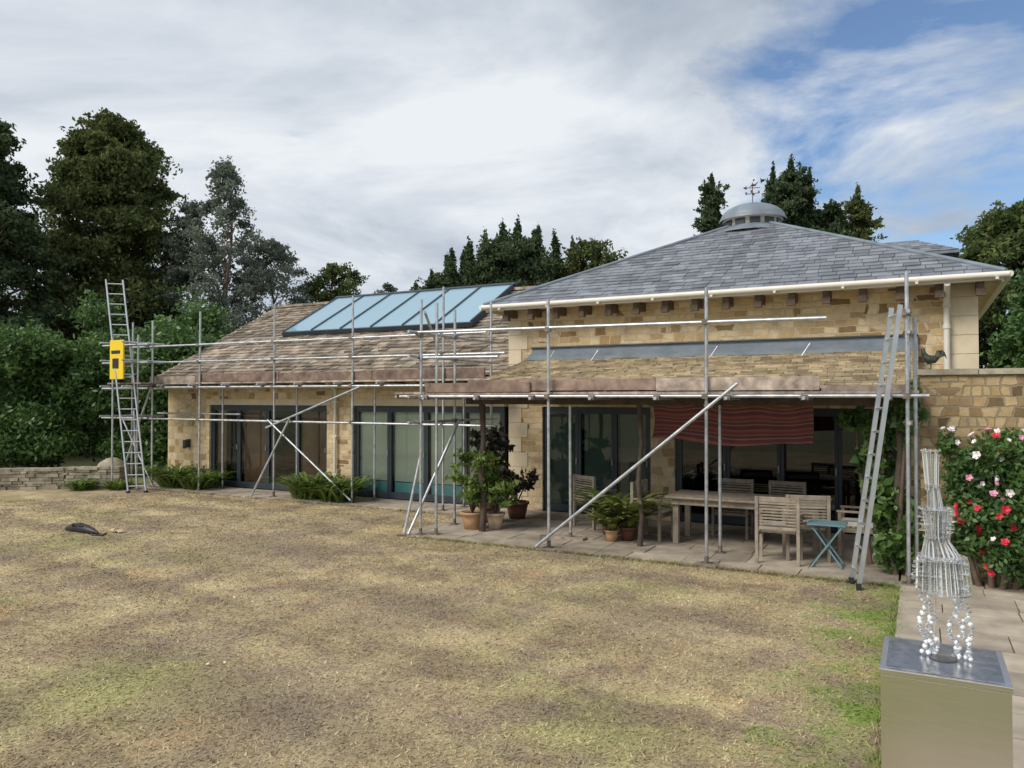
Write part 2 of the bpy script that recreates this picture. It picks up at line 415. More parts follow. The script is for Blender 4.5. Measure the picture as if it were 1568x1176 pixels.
# ------------------------------------------------------------------ ground
def sheet(name, pts, z, mat):
    mb = MB(); mb.add([(x, y, z) for x, y in pts], [tuple(range(len(pts)))], mat); return build(mb, name)
sheet('ground', [(-400, -400), (400, -400), (400, 400), (-400, 400)], -.02, 'field')
sheet('lawn', [(-24, -6), (-.25, -6), (-.25, 10.5), (-7.75, 10.5), (-7.75, 12.85), (-18.2, 12.85), (-24, 11.5)], 0.0, 'lawn')

def in_lawn(x, y):
    a = (x < -.22) & (y < 10.52) & (x > -24)
    b_ = (x < -7.73) & (y < 12.87) & (x > -18.2)
    c = (x <= -18.2) & (x > -20) & (y < 11.6)
    return (a | b_ | c) & (y > 2)
rng = np.random.default_rng(3)
n = 330000
rad = 3.6+17*rng.random(n)**1.35; ang = rng.uniform(math.radians(80), math.radians(172), n)
bx = rad*np.cos(ang); by = rad*np.sin(ang); k = in_lawn(bx, by); bx, by, rad = bx[k], by[k], rad[k]; n = len(bx)
hgt = rng.uniform(.005, .016, n)*(1+rad*.02); wd = rng.uniform(.003, .006, n)*(1+rad*.08)
q = 9000
ex = np.concatenate([-.25+rng.normal(size=q)*.025, rng.uniform(-7.75, -.25, q), rng.uniform(-18.2, -7.75, q//2)])
ey_ = np.concatenate([rng.uniform(3, 10.5, q), 10.49+rng.normal(size=q)*.03, 12.84+rng.normal(size=q//2)*.03])
keep = (np.sin(ex*9+ey_*13)+np.sin(ex*23-ey_*31)+rng.normal(size=len(ex))) > -.6
ex, ey_ = ex[keep], ey_[keep]; qn = len(ex)
bx = np.concatenate([bx, ex]); by = np.concatenate([by, ey_]); hgt = np.concatenate([hgt, rng.uniform(.02, .065, qn)]); wd = np.concatenate([wd, rng.uniform(.003, .007, qn)]); n = len(bx)
th = rng.uniform(0, math.pi, n); ln = rng.normal(size=(n, 2))*np.minimum(hgt, .03)[:, None]*1.7
V = np.zeros((n, 3, 3)); V[:, 0, 0] = bx-np.cos(th)*wd; V[:, 0, 1] = by-np.sin(th)*wd
V[:, 1, 0] = bx+np.cos(th)*wd; V[:, 1, 1] = by+np.sin(th)*wd
V[:, 2, 0] = bx+ln[:, 0]; V[:, 2, 1] = by+ln[:, 1]; V[:, 2, 2] = hgt; V[:, :2, 2] = .001
me = bpy.data.meshes.new('grass'); me.vertices.add(n*3); me.vertices.foreach_set('co', V.ravel())
me.loops.add(n*3); me.loops.foreach_set('vertex_index', np.arange(n*3, dtype=np.int32)); me.polygons.add(n)
me.polygons.foreach_set('loop_start', np.arange(0, n*3, 3, dtype=np.int32)); me.polygons.foreach_set('loop_total', np.full(n, 3, dtype=np.int32))
me.materials.append(M['blade']); me.update(calc_edges=True)
COL.objects.link(bpy.data.objects.new('grass', me))
P = np.stack([rng.uniform(-16, -.4, 150), rng.uniform(3.6, 10.4, 150), np.full(150, .022)], 1)
fl = leaves('fallen_leaves', P, .035, 'deadleaf', None, .6, 0, 77)

def paving(name, x0, x1, y0, y1, sx, sy, seed):
    r = random.Random(seed); mb = MB(); mb.box(x0+.01, x1-.01, y0+.01, y1-.01, -.05, .018, 'joint')
    y = y0
    while y < y1-.05:
        hy = min(sy*r.uniform(.75, 1.25), y1-y)
        if y1-(y+hy) < .15: hy = y1-y
        x = x0-r.uniform(0, sx*.6)
        while x < x1:
            w = sx*r.uniform(.6, 1.4); a, b_ = max(x, x0), min(x+w, x1)
            if b_-a > .06:
                g = .008; zt = .032+r.uniform(-.003, .003); j = lambda: r.uniform(-.006, .006)
                xs = [(a+g+j(), y+g+j()), (b_-g+j(), y+g+j()), (b_-g+j(), y+hy-g+j()), (a+g+j(), y+hy-g+j())]
                vs = [(p[0], p[1], -.04) for p in xs]+[(p[0], p[1], zt+j()*.3) for p in xs]
                mb.add(vs, [(4, 5, 6, 7), (0, 1, 5, 4), (1, 2, 6, 5), (2, 3, 7, 6), (3, 0, 4, 7)], 'slab')
            x += w
        y += hy
    return build(mb, name)
paving('patio', -7.75, -.25, 10.5, 14.0, .75, .5, 1)
paving('terrace_paving', -18.2, -7.76, 12.85, 14.0, .7, .45, 2)
paving('garden_path', -.24, 6, 0.5, 11.3, .7, .5, 3)

# ------------------------------------------------------------------ glazing helper
def glazing(frame, glass, x0, x1, npan, z0, z1, y, gm='glass'):
    frame.box(x0, x1, y, y+.09, z1-.07, z1, 'frame'); frame.box(x0, x1, y, y+.09, z0, z0+.06, 'frame')
    frame.box(x0, x0+.06, y, y+.09, z0+.06, z1-.07, 'frame'); frame.box(x1-.06, x1, y, y+.09, z0+.06, z1-.07, 'frame')
    w = (x1-x0)/npan
    for i in range(npan):
        a, b_ = x0+w*i+(.06 if i == 0 else .003), x0+w*(i+1)-(.06 if i == npan-1 else .003)
        t = .055
        frame.box(a, a+t, y+.012, y+.075, z0+.062, z1-.072, 'frame'); frame.box(b_-t, b_, y+.012, y+.075, z0+.062, z1-.072, 'frame')
        frame.box(a+t, b_-t, y+.012, y+.075, z0+.062, z0+.14, 'frame'); frame.box(a+t, b_-t, y+.012, y+.075, z1-.14, z1-.072, 'frame')
        glass.add([(a+t, y+.045, z0+.14), (b_-t, y+.045, z0+.14), (b_-t, y+.045, z1-.14), (a+t, y+.045, z1-.14)], [(0, 1, 2, 3)], gm)
        frame.tube((b_-t/2, y-.02, 1.0), (b_-t/2, y-.02, 1.12), .008, 'alu', 6)

# ------------------------------------------------------------------ pool house (low wing)
ph = empty('stone_pool_house')
W = MB(); zt = 2.72; zo = 2.13
for a, b_ in ((-18.0, -16.4), (-12.41, -11.63)): W.box(a, b_, 14.0, 14.3, -.1, zo, 'stone')
W.box(-18.0, -7.52, 14.0, 14.3, zo, zt, 'stone')
W.box(-18.0, -17.7, 14.3, 22.0, -.1, 2.72, 'stone'); W.box(-18.0, -7.52, 22.0, 22.3, -.1, 2.72, 'stone')
W.add([(-18, 14.0, 2.72), (-18, 22.3, 2.72), (-18, 18.15, 5.0)], [(0, 1, 2)], 'stone')
build(W, 'walls', ph)
W = MB()
for a, b_ in ((-16.5, -12.31), (-11.73, -7.62)): W.box(a, b_, 13.985, 14.1, zo+.002, zo+.15, 'ashlar')
build(W, 'lintels', ph)
F = MB(); G = MB()
glazing(F, G, -16.4, -12.41, 4, .04, zo, 14.06); glazing(F, G, -11.63, -7.65, 4, .04, zo, 14.06)
build(F, 'door_frames', ph); build(G, 'door_glass', ph)
I = MB()
I.box(-17.68, -7.55, 14.3, 22.0, -.03, .03, 'room'); I.add([(-17.69, 21.9, 0), (-7.55, 21.9, 0), (-7.55, 21.9, 2.7), (-17.69, 21.9, 2.7)], [(0, 1, 2, 3)], 'room')
for i in range(4):
    a = -11.63+i*.995; I.box(a+.08, a+.93, 14.17, 14.18, .42, 2.1, 'blind'); I.box(a+.08, a+.93, 14.18, 14.19, .12, .40, 'pool')
I.box(-15.3, -14.45, 14.17, 14.18, .05, 2.1, 'brown'); I.box(-16.35, -15.95, 14.17, 14.18, .05, 2.1, 'brown'); I.box(-13.35, -12.5, 14.17, 14.18, .05, 2.1, 'brown')
I.box(-14.3, -13.9, 15.5, 15.52, .05, 2.1, 'blind')
I.box(-12.4, -12.2, 14.31, 21.8, .03, 2.6, 'brown')
build(I, 'interior', ph)
T = MB(); ey, ez, ry, rz = 13.66, 2.78, 18.15, 5.2
dv = Vector((0, ry-ey, rz-ez)); L = dv.length
tiles(T, (-18.25, ey, ez), (1, 0, 0), dv, L, lambda s: (0, 10.78), .19, .27, .026, 'stoneslate', .7)
tiles(T, (-7.5, 22.64, ez), (-1, 0, 0), (0, -(ry-ey), rz-ez), L, lambda s: (0, 10.75), .3, .5, .022, 'stoneslate', .6)
T.add([(-18.23, ey+.01, ez-.01), (-7.5, ey+.01, ez-.01), (-7.5, ry, rz-.01), (-18.23, ry, rz-.01)], [(0, 1, 2, 3)], 'under')
T.add([(-18.2, ey+.01, ez-.05), (-7.5, ey+.01, ez-.05), (-7.5, ry, rz-.07), (-18.2, ry, rz-.07)], [(0, 1, 2, 3)], 'timber')
x = -18.25
while x < -7.6:
    T.bar((x, ry, rz+.02), (x+.42, ry, rz+.02+R.uniform(-.01, .01)), .3, .07, 'stoneslate'); x += .43
T.bar((-18.2, ey, ez-.05), (-18.2, ry, rz-.05), .05, .12, 'ashlar')
build(T, 'stone_slate_roof', ph)
g = MB(); g.tube((-18.2, 13.6, 2.72), (-7.55, 13.6, 2.70), .055, 'black', 10)
g.tube((-12.1, 13.93, 0.05), (-12.1, 13.93, 2.5), .035, 'cream', 10); g.tube((-12.1, 13.93, 2.5), (-12.1, 13.62, 2.68), .035, 'cream', 10)
for z in (.5, 1.4, 2.2): g.box(-12.16, -12.04, 13.9, 14.0, z, z+.04, 'cream')
g.box(-17.2, -17.1, 13.93, 14.0, 1.0, 1.22, 'bronze'); g.tube((-17.15, 13.85, 1.2), (-17.15, 13.85, .98), .05, 'bronze')
x = -18.0
while x < -7.6: g.box(x, x+.06, 13.7, 14.0, 2.6, 2.7, 'bracket'); x += .6
build(g, 'gutter_and_downpipe', ph)
RL = MB(); RG = MB(); sl = dv.normalized(); nn = Vector((0, -sl.z, sl.y))
def rp(u, s, h): return Vector((u, ey, ez))+sl*s+nn*h
u0, u1, s0_, s1_ = -15.62, -9.55, 2.58, L+.02
np_ = 6; w = (u1-u0)/np_
for i in range(np_+1):
    RL.bar(rp(u0+i*w, s0_, .16), rp(u0+i*w, s1_, .16), .045, .08, 'frame', nn)
RL.bar(rp(u0-.05, s0_, .11), rp(u1+.05, s0_, .11), .12, .12, 'frame', nn); RL.bar(rp(u0-.05, s1_, .13), rp(u1+.05, s1_, .13), .10, .14, 'frame', nn)
RL.bar(rp(u0, s0_, .07), rp(u0, s1_, .07), .06, .14, 'frame', nn); RL.bar(rp(u1, s0_, .07), rp(u1, s1_, .07), .06, .14, 'frame', nn)
RG.add([rp(u0, s0_, .17), rp(u1, s0_, .17), rp(u1, s1_, .17), rp(u0, s1_, .17)], [(0, 1, 2, 3)], 'roofglass')
build(RL, 'rooflight_frame', ph); build(RG, 'rooflight_glass', ph)

# ------------------------------------------------------------------ main house
mh = empty('stone_house')
W = MB(); WT = 4.1
for a, b_ in ((-7.5, -6.75), (-4.49, -4.03), (-.3, .8)): W.box(a, b_, 14.0, 14.3, -.1, zo, 'stone')
W.box(-7.5, .8, 14.0, 14.3, zo, WT, 'stone')
W.box(.5, .8, 14.3, 21.7, -.1, WT, 'stone'); W.box(-7.5, -7.2, 14.3, 21.7, -.1, WT, 'stone'); W.box(-7.5, .8, 21.7, 22.0, -.1, WT, 'stone')
build(W, 'walls', mh)
Q = MB(); z = 0; i = 0
while z < WT-.05:
    h = min(.3, WT-z); wl = .42 if i % 2 else .28
    Q.box(-7.515, -7.5+wl, 13.985, 14.02, z+.004, z+h-.004, 'ashlar'); Q.box(.8-.55+wl*.4, .815, 13.985, 14.02, z+.004, z+h-.004, 'ashlar')
    Q.box(.78, .815, 14.022, 14.02+.7-wl, z+.004, z+h-.004, 'ashlar')
    z += .3; i += 1
build(Q, 'quoins', mh)
F = MB(); G = MB()
glazing(F, G, -6.75, -4.49, 3, .04, zo, 14.06, 'darkglass'); glazing(F, G, -4.03, -.3, 4, .04, zo, 14.06, 'darkglass')
build(F, 'door_frames', mh); build(G, 'door_glass', mh)
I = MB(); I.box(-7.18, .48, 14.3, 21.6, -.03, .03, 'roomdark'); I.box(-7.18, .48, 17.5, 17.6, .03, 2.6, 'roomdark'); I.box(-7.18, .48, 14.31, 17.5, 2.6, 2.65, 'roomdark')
I.box(-6.66, -6.06, 14.17, 14.18, .1, 2.1, 'blind'); I.box(-5.15, -4.58, 14.17, 14.18, .1, 2.1, 'blind'); I.box(-5.9, -5.3, 14.17, 14.18, .1, 2.1, 'blind')
build(I, 'interior', mh)
ex0, ex1, ey0, ey1, ez = -7.78, 1.14, 13.42, 22.34, 4.17; ax, ay, az = -3.32, 17.88, 6.35
T = MB(); run = 4.46; rise = az-ez; L = math.hypot(run, rise)
bd = lambda s: (run*s/L, 8.92-run*s/L)
tiles(T, (ex0, ey0, ez), (1, 0, 0), (0, run, rise), L-.25, bd, .2, .26, .014, 'slate', .4)
tiles(T, (ex1, ey0, ez), (0, 1, 0), (-run, 0, rise), L-.25, bd, .2, .26, .012, 'slate', .35)
tiles(T, (ex0, ey1, ez), (0, -1, 0), (run, 0, rise), L-.25, bd, .2, .26, .012, 'slate', .35)
tiles(T, (ex1, ey1, ez), (-1, 0, 0), (0, -run, rise), L-.25, bd, .3, .4, .012, 'slate', .3)
T.add([(ex0, ey0, ez-.01), (ex1, ey0, ez-.01), (ex1, ey1, ez-.01), (ex0, ey1, ez-.01), (ax, ay, az-.02)], [(0, 1, 4), (1, 2, 4), (2, 3, 4), (3, 0, 4)], 'under')
for c in ((ex0, ey0), (ex1, ey0), (ex0, ey1), (ex1, ey1)):
    T.tube((c[0], c[1], ez+.02), (ax, ay, az+.02), .04, 'lead', 8)
build(T, 'slate_roof', mh)
E = MB()
E.box(ex0+.05, ex1-.05, ey0+.05, 14.0, 4.102, 4.14, 'soffit'); E.box(.8, ex1-.05, 14.0, ey1-.05, 4.102, 4.14, 'soffit')
E.box(ex0+.05, -7.5, 14.0, ey1-.05, 4.102, 4.14, 'soffit')
E.box(ex0+.03, ex1-.03, ey0+.02, ey0+.05, 4.06, 4.15, 'cream'); E.box(ex1-.05, ex1-.02, ey0+.05, ey1-.03, 4.04, 4.15, 'cream'); E.box(ex0+.02, ex0+.05, ey0+.05, ey1-.03, 4.04, 4.15, 'cream')
E.tube((ex0-.02, ey0-.045, 4.135), (ex1+.04, ey0-.045, 4.135), .045, 'cream', 12)
E.tube((ex1+.045, ey0-.06, 4.135), (ex1+.045, ey1, 4.135), .045, 'cream', 12)
E.tube((ex0-.04, ey0-.06, 4.135), (ex0-.04, ey1, 4.135), .045, 'cream', 12)
x = -7.35
while x < .85:
    E.box(x-.05, x+.05, 13.56, 14.0, 3.94, 4.10, 'bracket'); E.box(x-.065, x+.065, 13.53, 13.64, 3.86, 3.97, 'bracket'); x += .545
x = ex0+.4
while x < ex1: E.box(x-.02, x+.02, ey0-.11, ey0+.02, 4.06, 4.09, 'cream'); x += 1.05
E.tube((.38, 13.9, 2.0), (.38, 13.9, 3.75), .045, 'cream', 12); E.tube((.38, 13.9, 3.75), (.38, 13.42, 4.05), .045, 'cream', 12)
for z in (2.7, 3.4, 3.74): E.tube((.38, 13.9, z), (.38, 13.9, z+.06), .058, 'cream', 12)
build(E, 'eaves_gutter_and_downpipe', mh)
C = MB()
C.lathe((ax, ay, 0), [(.62, 5.9), (.62, 6.30), (.66, 6.30), (.66, 6.33)], 'cream')
for i in range(12):
    t = 2*math.pi*(i+.5)/12; C.box(ax+.62*math.cos(t)-.02, ax+.62*math.cos(t)+.02, ay+.62*math.sin(t)-.11, ay+.62*math.sin(t)+.11, 6.16, 6.28, 'frame', t, (ax+.62*math.cos(t), ay+.62*math.sin(t)))
C.lathe((ax, ay, 6.33), [(.74, -.03), (.74, .0), (.72, .02)]+[(.71*math.cos(a*math.pi/20), .02+.36*math.sin(a*math.pi/20)) for a in range(1, 11)], 'lead')
C.lathe((ax, ay, 6.69), [(.06, 0), (.05, .05), (0.001, .06)], 'lead', 12)
C.lathe((ax, ay, 6.14), [(.95, -.17), (.68, -.02), (.63, .02)], 'lead')
build(C, 'cupola', mh)
V_ = MB(); r = .008; zv = 6.95
V_.tube((ax, ay, 6.7), (ax, ay, 7.2), .010, 'bracket')
V_.tube((ax-.14, ay, zv), (ax+.14, ay, zv), r, 'bracket'); V_.tube((ax, ay-.14, zv), (ax, ay+.14, zv), r, 'bracket')
V_.tube((ax-.18, ay-.07, 7.08), (ax+.16, ay+.06, 7.08), r, 'bracket')
for p_ in ((-.14, 0), (.14, 0), (0, -.14), (0, .14)): V_.box(ax+p_[0]-.018, ax+p_[0]+.018, ay+p_[1]-.005, ay+p_[1]+.005, zv-.01, zv+.045, 'bracket')
V_.add([(ax-.2, ay-.075, 7.08), (ax-.12, ay-.045, 7.125), (ax-.12, ay-.045, 7.035)], [(0, 1, 2)], 'bracket')
V_.path([(ax-.06, ay-.02, 7.10), (ax, ay, 7.15), (ax+.05, ay+.02, 7.14), (ax+.12, ay+.05, 7.22)], [.012, .03, .025, .006], 'bracket', 6)
build(V_, 'weather_vane', mh)
VR = MB(); vx0, vx1 = -6.96, -.02; vy0, vz0, vy1, vz1 = 11.2, 2.44, 13.72, 3.05
d = Vector((0, vy1-vy0, vz1-vz0))
tiles(VR, (vx0, vy0, vz0), (1, 0, 0), d, d.length, lambda s: (0, vx1-vx0), .13, .2, .018, 'leanslate', .7)
VR.add([(vx0+.02, vy0+.01, vz0-.01), (vx1, vy0+.01, vz0-.01), (vx1, 13.99, vz1+.055), (vx0+.02, 13.99, vz1+.055)], [(0, 1, 2, 3)], 'under')
VR.add([(vx0+.02, vy0+.01, vz0-.05), (vx1, vy0+.01, vz0-.05), (vx1, 13.99, vz1+.01), (vx0+.02, 13.99, vz1+.01)], [(0, 1, 2, 3)], 'timber')
VR.bar((vx0, vy0, vz0-.02), (vx0, vy1, vz1-.02), .05, .07, 'timber')
x = vx0+.15
while x < vx1: VR.bar((x, vy0-.05, vz0-.075), (x, 13.98, vz1-.0), .05, .09, 'timber'); x += .5
build(VR, 'verandah_roof', mh)
LD = MB(); LD.bar((vx0+.02, 13.66, 3.075), (vx1+.0, 13.66, 3.075), .09, .05, 'lead')
LD.add([(vx0, 13.62, 3.05), (vx1, 13.62, 3.05), (vx1, 13.975, 3.24), (vx0, 13.975, 3.24)], [(0, 1, 2, 3)], 'lead')
LD.box(vx0, vx1, 13.95, 13.995, 3.22, 3.30, 'lead')
LD.tube((vx0, 13.93, 3.32), (vx1, 13.93, 3.32), .02, 'frame', 8)
for x in (-6.3, -5.4, -3.2, -1.7): LD.tube((x, 13.3, 3.0), (x+.12, 13.35, 3.2), .012, 'steel', 6)
build(LD, 'lead_flashing', mh)
PS = MB(); PS.box(vx0+.05, vx1, 11.3, 11.42, 2.2, 2.37, 'timber')
for px, sc_r in ((-6.62, .8), (-3.82, .62), (-.25, 1)):
    PS.path([(px, 11.36, 0), (px+.03, 11.38, .5), (px-.02, 11.37, 1.0), (px+.03, 11.36, 1.6), (px, 11.36, 2.2)], [.075*sc_r, .06*sc_r, .065*sc_r, .055*sc_r, .07*sc_r], 'timber', 10)
build(PS, 'verandah_posts', mh)

rb = empty('slate_outbuilding')
B = MB(); B.box(-1.9, .8, 25.8, 28.6, -.1, 6.42, 'slate')
B.box(-2.0, .9, 25.7, 28.7, 6.42, 6.52, 'frame'); B.box(-2.15, 1.05, 25.55, 28.85, 6.521, 6.60, 'lead')
d1 = Vector((0, .95, .5)); h0 = (-2.15, 1.05, 25.55, 28.85)
B.add([(-2.15, 25.55, 6.605), (1.05, 25.55, 6.605), (1.05, 28.85, 6.605), (-2.15, 28.85, 6.605), (-1.1, 26.6, 7.12), (0, 26.6, 7.12), (0, 27.8, 7.12), (-1.1, 27.8, 7.12)], [(0, 1, 5, 4), (1, 2, 6, 5), (2, 3, 7, 6), (3, 0, 4, 7), (4, 5, 6, 7)], 'slate')
tiles(B, (-2.15, 25.55, 6.61), (1, 0, 0), (0, 1.05, .515), 1.15, lambda s: (s*.9, 3.2-s*.9), .2, .26, .012, 'slate', .4)
B.box(-1.12, .02, 26.58, 27.82, 7.121, 7.16, 'lead')
for xx in (-1.5, -.7, .1): B.box(xx, xx+.5, 25.77, 25.798, 5.8, 6.3, 'frame')
build(B, 'walls_and_roof', rb)

# ------------------------------------------------------------------ garden walls
gw = MB(); gw.box(.0, 5.5, 11.3, 11.62, -.05, 2.60, 'stone_wall')
x = -.03
while x < 5.5:
    w = R.uniform(.45, .7); gw.box(x+.004, x+w-.004, 11.25, 11.67, 2.602, 2.67+R.uniform(0, .012), 'drystone'); x += w
gw.box(1.56, 1.85, 11.2, 11.298, .03, 1.95, 'ashlar')
build(gw, 'stone_garden_wall')
dw = MB()
pts = [(-18.15, 12.75), (-19.3, 12.0), (-20.6, 11.0), (-22.5, 9.8), (-25.5, 8.2)]
for (a, b_) in zip(pts[:-1], pts[1:]):
    a, b_ = Vector((*a, 0)), Vector((*b_, 0)); Ld = (b_-a).length; dd = (b_-a)/Ld; nr = Vector((dd.y, -dd.x, 0))
    z = 0
    while z < .48:
        hh = R.uniform(.055, .1); s = R.uniform(-.1, 0)
        while s < Ld:
            w = R.uniform(.14, .4); o = R.uniform(-.03, .03)
            p0 = a+dd*max(s, 0)+nr*o+Vector((0, 0, z+hh/2+R.uniform(-.008, .008))); p1 = a+dd*min(s+w-.01, Ld)+nr*(o+R.uniform(-.015, .015))+Vector((0, 0, z+hh/2))
            dw.bar(p0, p1, .32, hh-.008, 'drystone'); s += w
        z += hh
build(dw, 'dry_stone_wall')
bo = MB(); bo.lathe((-18.9, 13.0, 0), [(.4, 0), (.42, .4), (.3, .62), (.12, .72), (0.001, .74)], 'drystone', 9); build(bo, 'boulder')

# ------------------------------------------------------------------ scaffolding
sc = empty('scaffolding'); S = MB(); Bd = MB(); Cp = MB(); r = .0245
def pole(x, y, z1, z0=.05, plate=True):
    S.tube((x, y, z0), (x+R.uniform(-.015, .015), y, z1), r, 'steel')
    if plate: Cp.box(x-.075, x+.075, y-.075, y+.075, .036, .044, 'coupler'); Cp.tube((x, y, .044), (x, y, .14), .03, 'coupler')
def coup(x, y, z): Cp.box(x-.042, x+.042, y-.05, y+.045, z-.035, z+.035, 'coupler', R.uniform(-.3, .3)); Cp.tube((x-.06, y-.03, z), (x+.05, y-.03, z+.01), .012, 'coupler', 6)
def tube(p, q): S.tube(p, q, r, 'steel')
LX = [-15.7, -13.2, -10.9, -8.55]
for i, x in enumerate(LX):
    pole(x, 13.1, 4.45+.04*i); pole(x+.12, 13.72, 2.75)
    for z in (1.78, 2.58, 3.2, 3.62): coup(x, 13.07, z)
tube((-18.4, 13.05, 1.78), (-7.2, 13.05, 1.76)); tube((-18.3, 13.05, 2.58), (-7.3, 13.05, 2.56))
tube((-18.2, 13.05, 3.63), (-7.5, 13.05, 3.6)); tube((-17.9, 13.05, 3.22), (-7.1, 13.05, 3.18)); tube((-18.2, 13.72, 2.56), (-7.5, 13.72, 2.56))
tube((-18.1, 13.76, 1.9), (-15, 13.76, 1.9))
x = -18.1
while x < -7.6: tube((x, 12.85, 2.625), (x, 13.85, 2.625)); coup(x, 13.05, 2.6); x += 1.15
for k in range(3): 
    x = -18.0
    while x < -7.6:
        w = min(3.0, -7.5-x); Bd.box(x, x+w-.01, 13.12+k*.225, 13.12+k*.225+.218, 2.66, 2.698, 'boardpale'); x += w
for (a, b_, z0, z1, m_) in ((-17.6, -15.9, 2.7, 2.86, 'boardpale'), (-15.88, -13.1, 2.71, 2.91, 'board'), (-13.08, -10.4, 2.70, 2.89, 'board'), (-10.38, -7.6, 2.71, 2.91, 'board')):
    Bd.box(a, b_, 13.13, 13.168, z0, z1, m_)
tube((-13.3, 13.0, 1.8), (-10.85, 13.0, .1)); tube((-13.35, 13.0, 1.62), (-10.6, 13.0, 2.55)); tube((-12.6, 12.98, 1.85), (-13.5, 12.7, .06))
tube((-17.3, 12.95, 2.6), (-18.5, 12.9, .05)); tube((-18.4, 12.92, 1.8), (-17.2, 12.95, .06)); tube((-17.35, 12.5, 2.0), (-17.2, 12.5, .06))
for x, y in ((-18.25, 13.1), (-17.45, 13.1), (-18.1, 12.45), (-17.35, 12.6)): pole(x, y, 4.3 if y > 13 else 3.9)
for z in (1.8, 2.55, 3.2, 3.65):
    tube((-18.6, 12.5, z), (-17.0, 12.62, z)); tube((-18.25, 12.2, z+.05), (-18.25, 13.5, z+.05)); tube((-17.4, 12.2, z+.05), (-17.4, 13.4, z+.05)); coup(-18.25, 12.9, z); coup(-17.42, 12.9, z)
Bd.box(-18.4, -17.1, 12.5, 13.1, 2.66, 2.698, 'boardpale')
for y, z1 in ((11.75, 3.9), (13.1, 4.2)): pole(-7.42, y, z1)
for z in (1.9, 2.33, 3.0, 3.4): tube((-7.40, 10.3, z), (-7.42, 13.4, z)); coup(-7.42, 11.75, z); coup(-7.42, 10.62, z)
tube((-7.95, 10.7, 2.33), (-7.9, 13.2, 2.33)); tube((-7.35, 10.7, 3.75), (-8.6, 13.0, 3.3))
for k in range(3): Bd.box(-7.98+k*.2, -7.79+k*.2, 10.7, 13.1, 2.37, 2.408, 'boardpale')
FX = [-7.36, -5.0, -2.61, -.14]
for i, x in enumerate(FX):
    pole(x, 10.6, (3.95, 3.82, 3.83, 3.86)[i])
    if i: pole(x+(.0), 11.42, 2.55 if i < 3 else 3.4)
    for z in (2.33, 3.35): coup(x, 10.57, z)
pole(-.05, 10.75, 3.3)
pole(-7.15, 10.75, 3.9)
tube((-7.75, 10.55, 2.33), (.1, 10.55, 2.33)); tube((-7.4, 10.55, 3.40), (-1.05, 10.55, 3.33)); tube((-7.5, 11.46, 2.33), (.05, 11.46, 2.33)); tube((-7.4, 10.63, 2.98), (-5.9, 10.63, 2.96))
x = -7.2
while x < .1: tube((x, 10.42, 2.305 if int(x*10) % 2 else 2.30), (x, 11.6, 2.30)); coup(x, 10.52, 2.31); x += .98
for k in range(3):
    x = -7.5
    while x < .0:
        w = min(2.6, .0-x); Bd.box(x, x+w-.01, 10.66+k*.235, 10.66+k*.235+.225, 2.36, 2.398, 'boardpale'); x += w
for (a, b_, z0, z1, m_, yy) in ((-7.3, -5.35, 2.40, 2.55, 'board', 10.64), (-6.5, -3.35, 2.42, 2.59, 'board', 10.685), (-3.33, -1.15, 2.41, 2.59, 'boardpale', 10.64), (-1.13, -.1, 2.40, 2.47, 'boardpale', 10.66)):
    Bd.box(a, b_, yy, yy+.036, z0, z1, m_)
tube((-5.15, 10.46, .06), (-2.15, 10.46, 2.50)); coup(-2.55, 10.52, 2.2); coup(-5.05, 10.5, .2)
tube((-7.50, 10.45, .05), (-7.3, 11.7, 1.9)); tube((-7.62, 10.5, .05), (-7.45, 10.75, 1.4))
for z in (2.0, 3.1, 3.35): tube((-.12, 10.35, z), (-.12, 11.5, z)); coup(-.13, 10.66, z)
for x in (-7.36, -5.0, -2.61, -.14):
    Bd.box(x-.16, x+.16, 10.46, 10.70, .001, .0355, 'boardpale')
Bd.box(-5.25, -4.75, 11.33, 11.52, .03, .07, 'boardpale')
build(S, 'tubes', sc); build(Bd, 'boards', sc); build(Cp, 'couplers', sc)

def ladder(name, p, q, wdir, width, nr, rail=(.03, .07)):
    mb = MB(); p, q, wd = Vector(p), Vector(q), Vector(wdir).normalized()*width/2
    for s in (-1, 1): mb.bar(p+wd*s, q+wd*s, rail[0], rail[1], 'alu', wd.cross(q-p))
    for i in range(nr):
        c = p.lerp(q, (i+.6)/nr); mb.tube(c-wd, c+wd, .016, 'alu', 8)
    for s in (-1, 1): mb.box(*( (p+wd*s).x-.03, (p+wd*s).x+.03), (p+wd*s).y-.04, (p+wd*s).y+.04, max(p.z-.02, 0), p.z+.05, 'black')
    return build(mb, name)
ladder('ladder', (-16.85, 12.25, 0), (-18.3, 12.6, 5.35), (.75, .65, 0), .40, 20)
ladder('ladder', (-.72, 10.28, .03), (-.25, 10.42, 3.42), (-.34, 1, 0), .32, 12, (.022, .055))
yg = MB(); yg.box(-18.02, -17.5, 12.30, 12.34, 2.78, 3.76, 'yellow'); yg.box(-17.9, -17.67, 12.285, 12.298, 3.05, 3.3, 'black')
yg.box(-17.95, -17.62, 12.285, 12.298, 3.42, 3.5, 'black'); yg.tube((-18.0, 12.32, 3.6), (-18.15, 12.5, 3.6), .02, 'steel'); yg.tube((-17.58, 12.32, 2.9), (-17.45, 12.6, 2.9), .02, 'steel')
build(yg, 'ladder_safety_gate', None, .01)

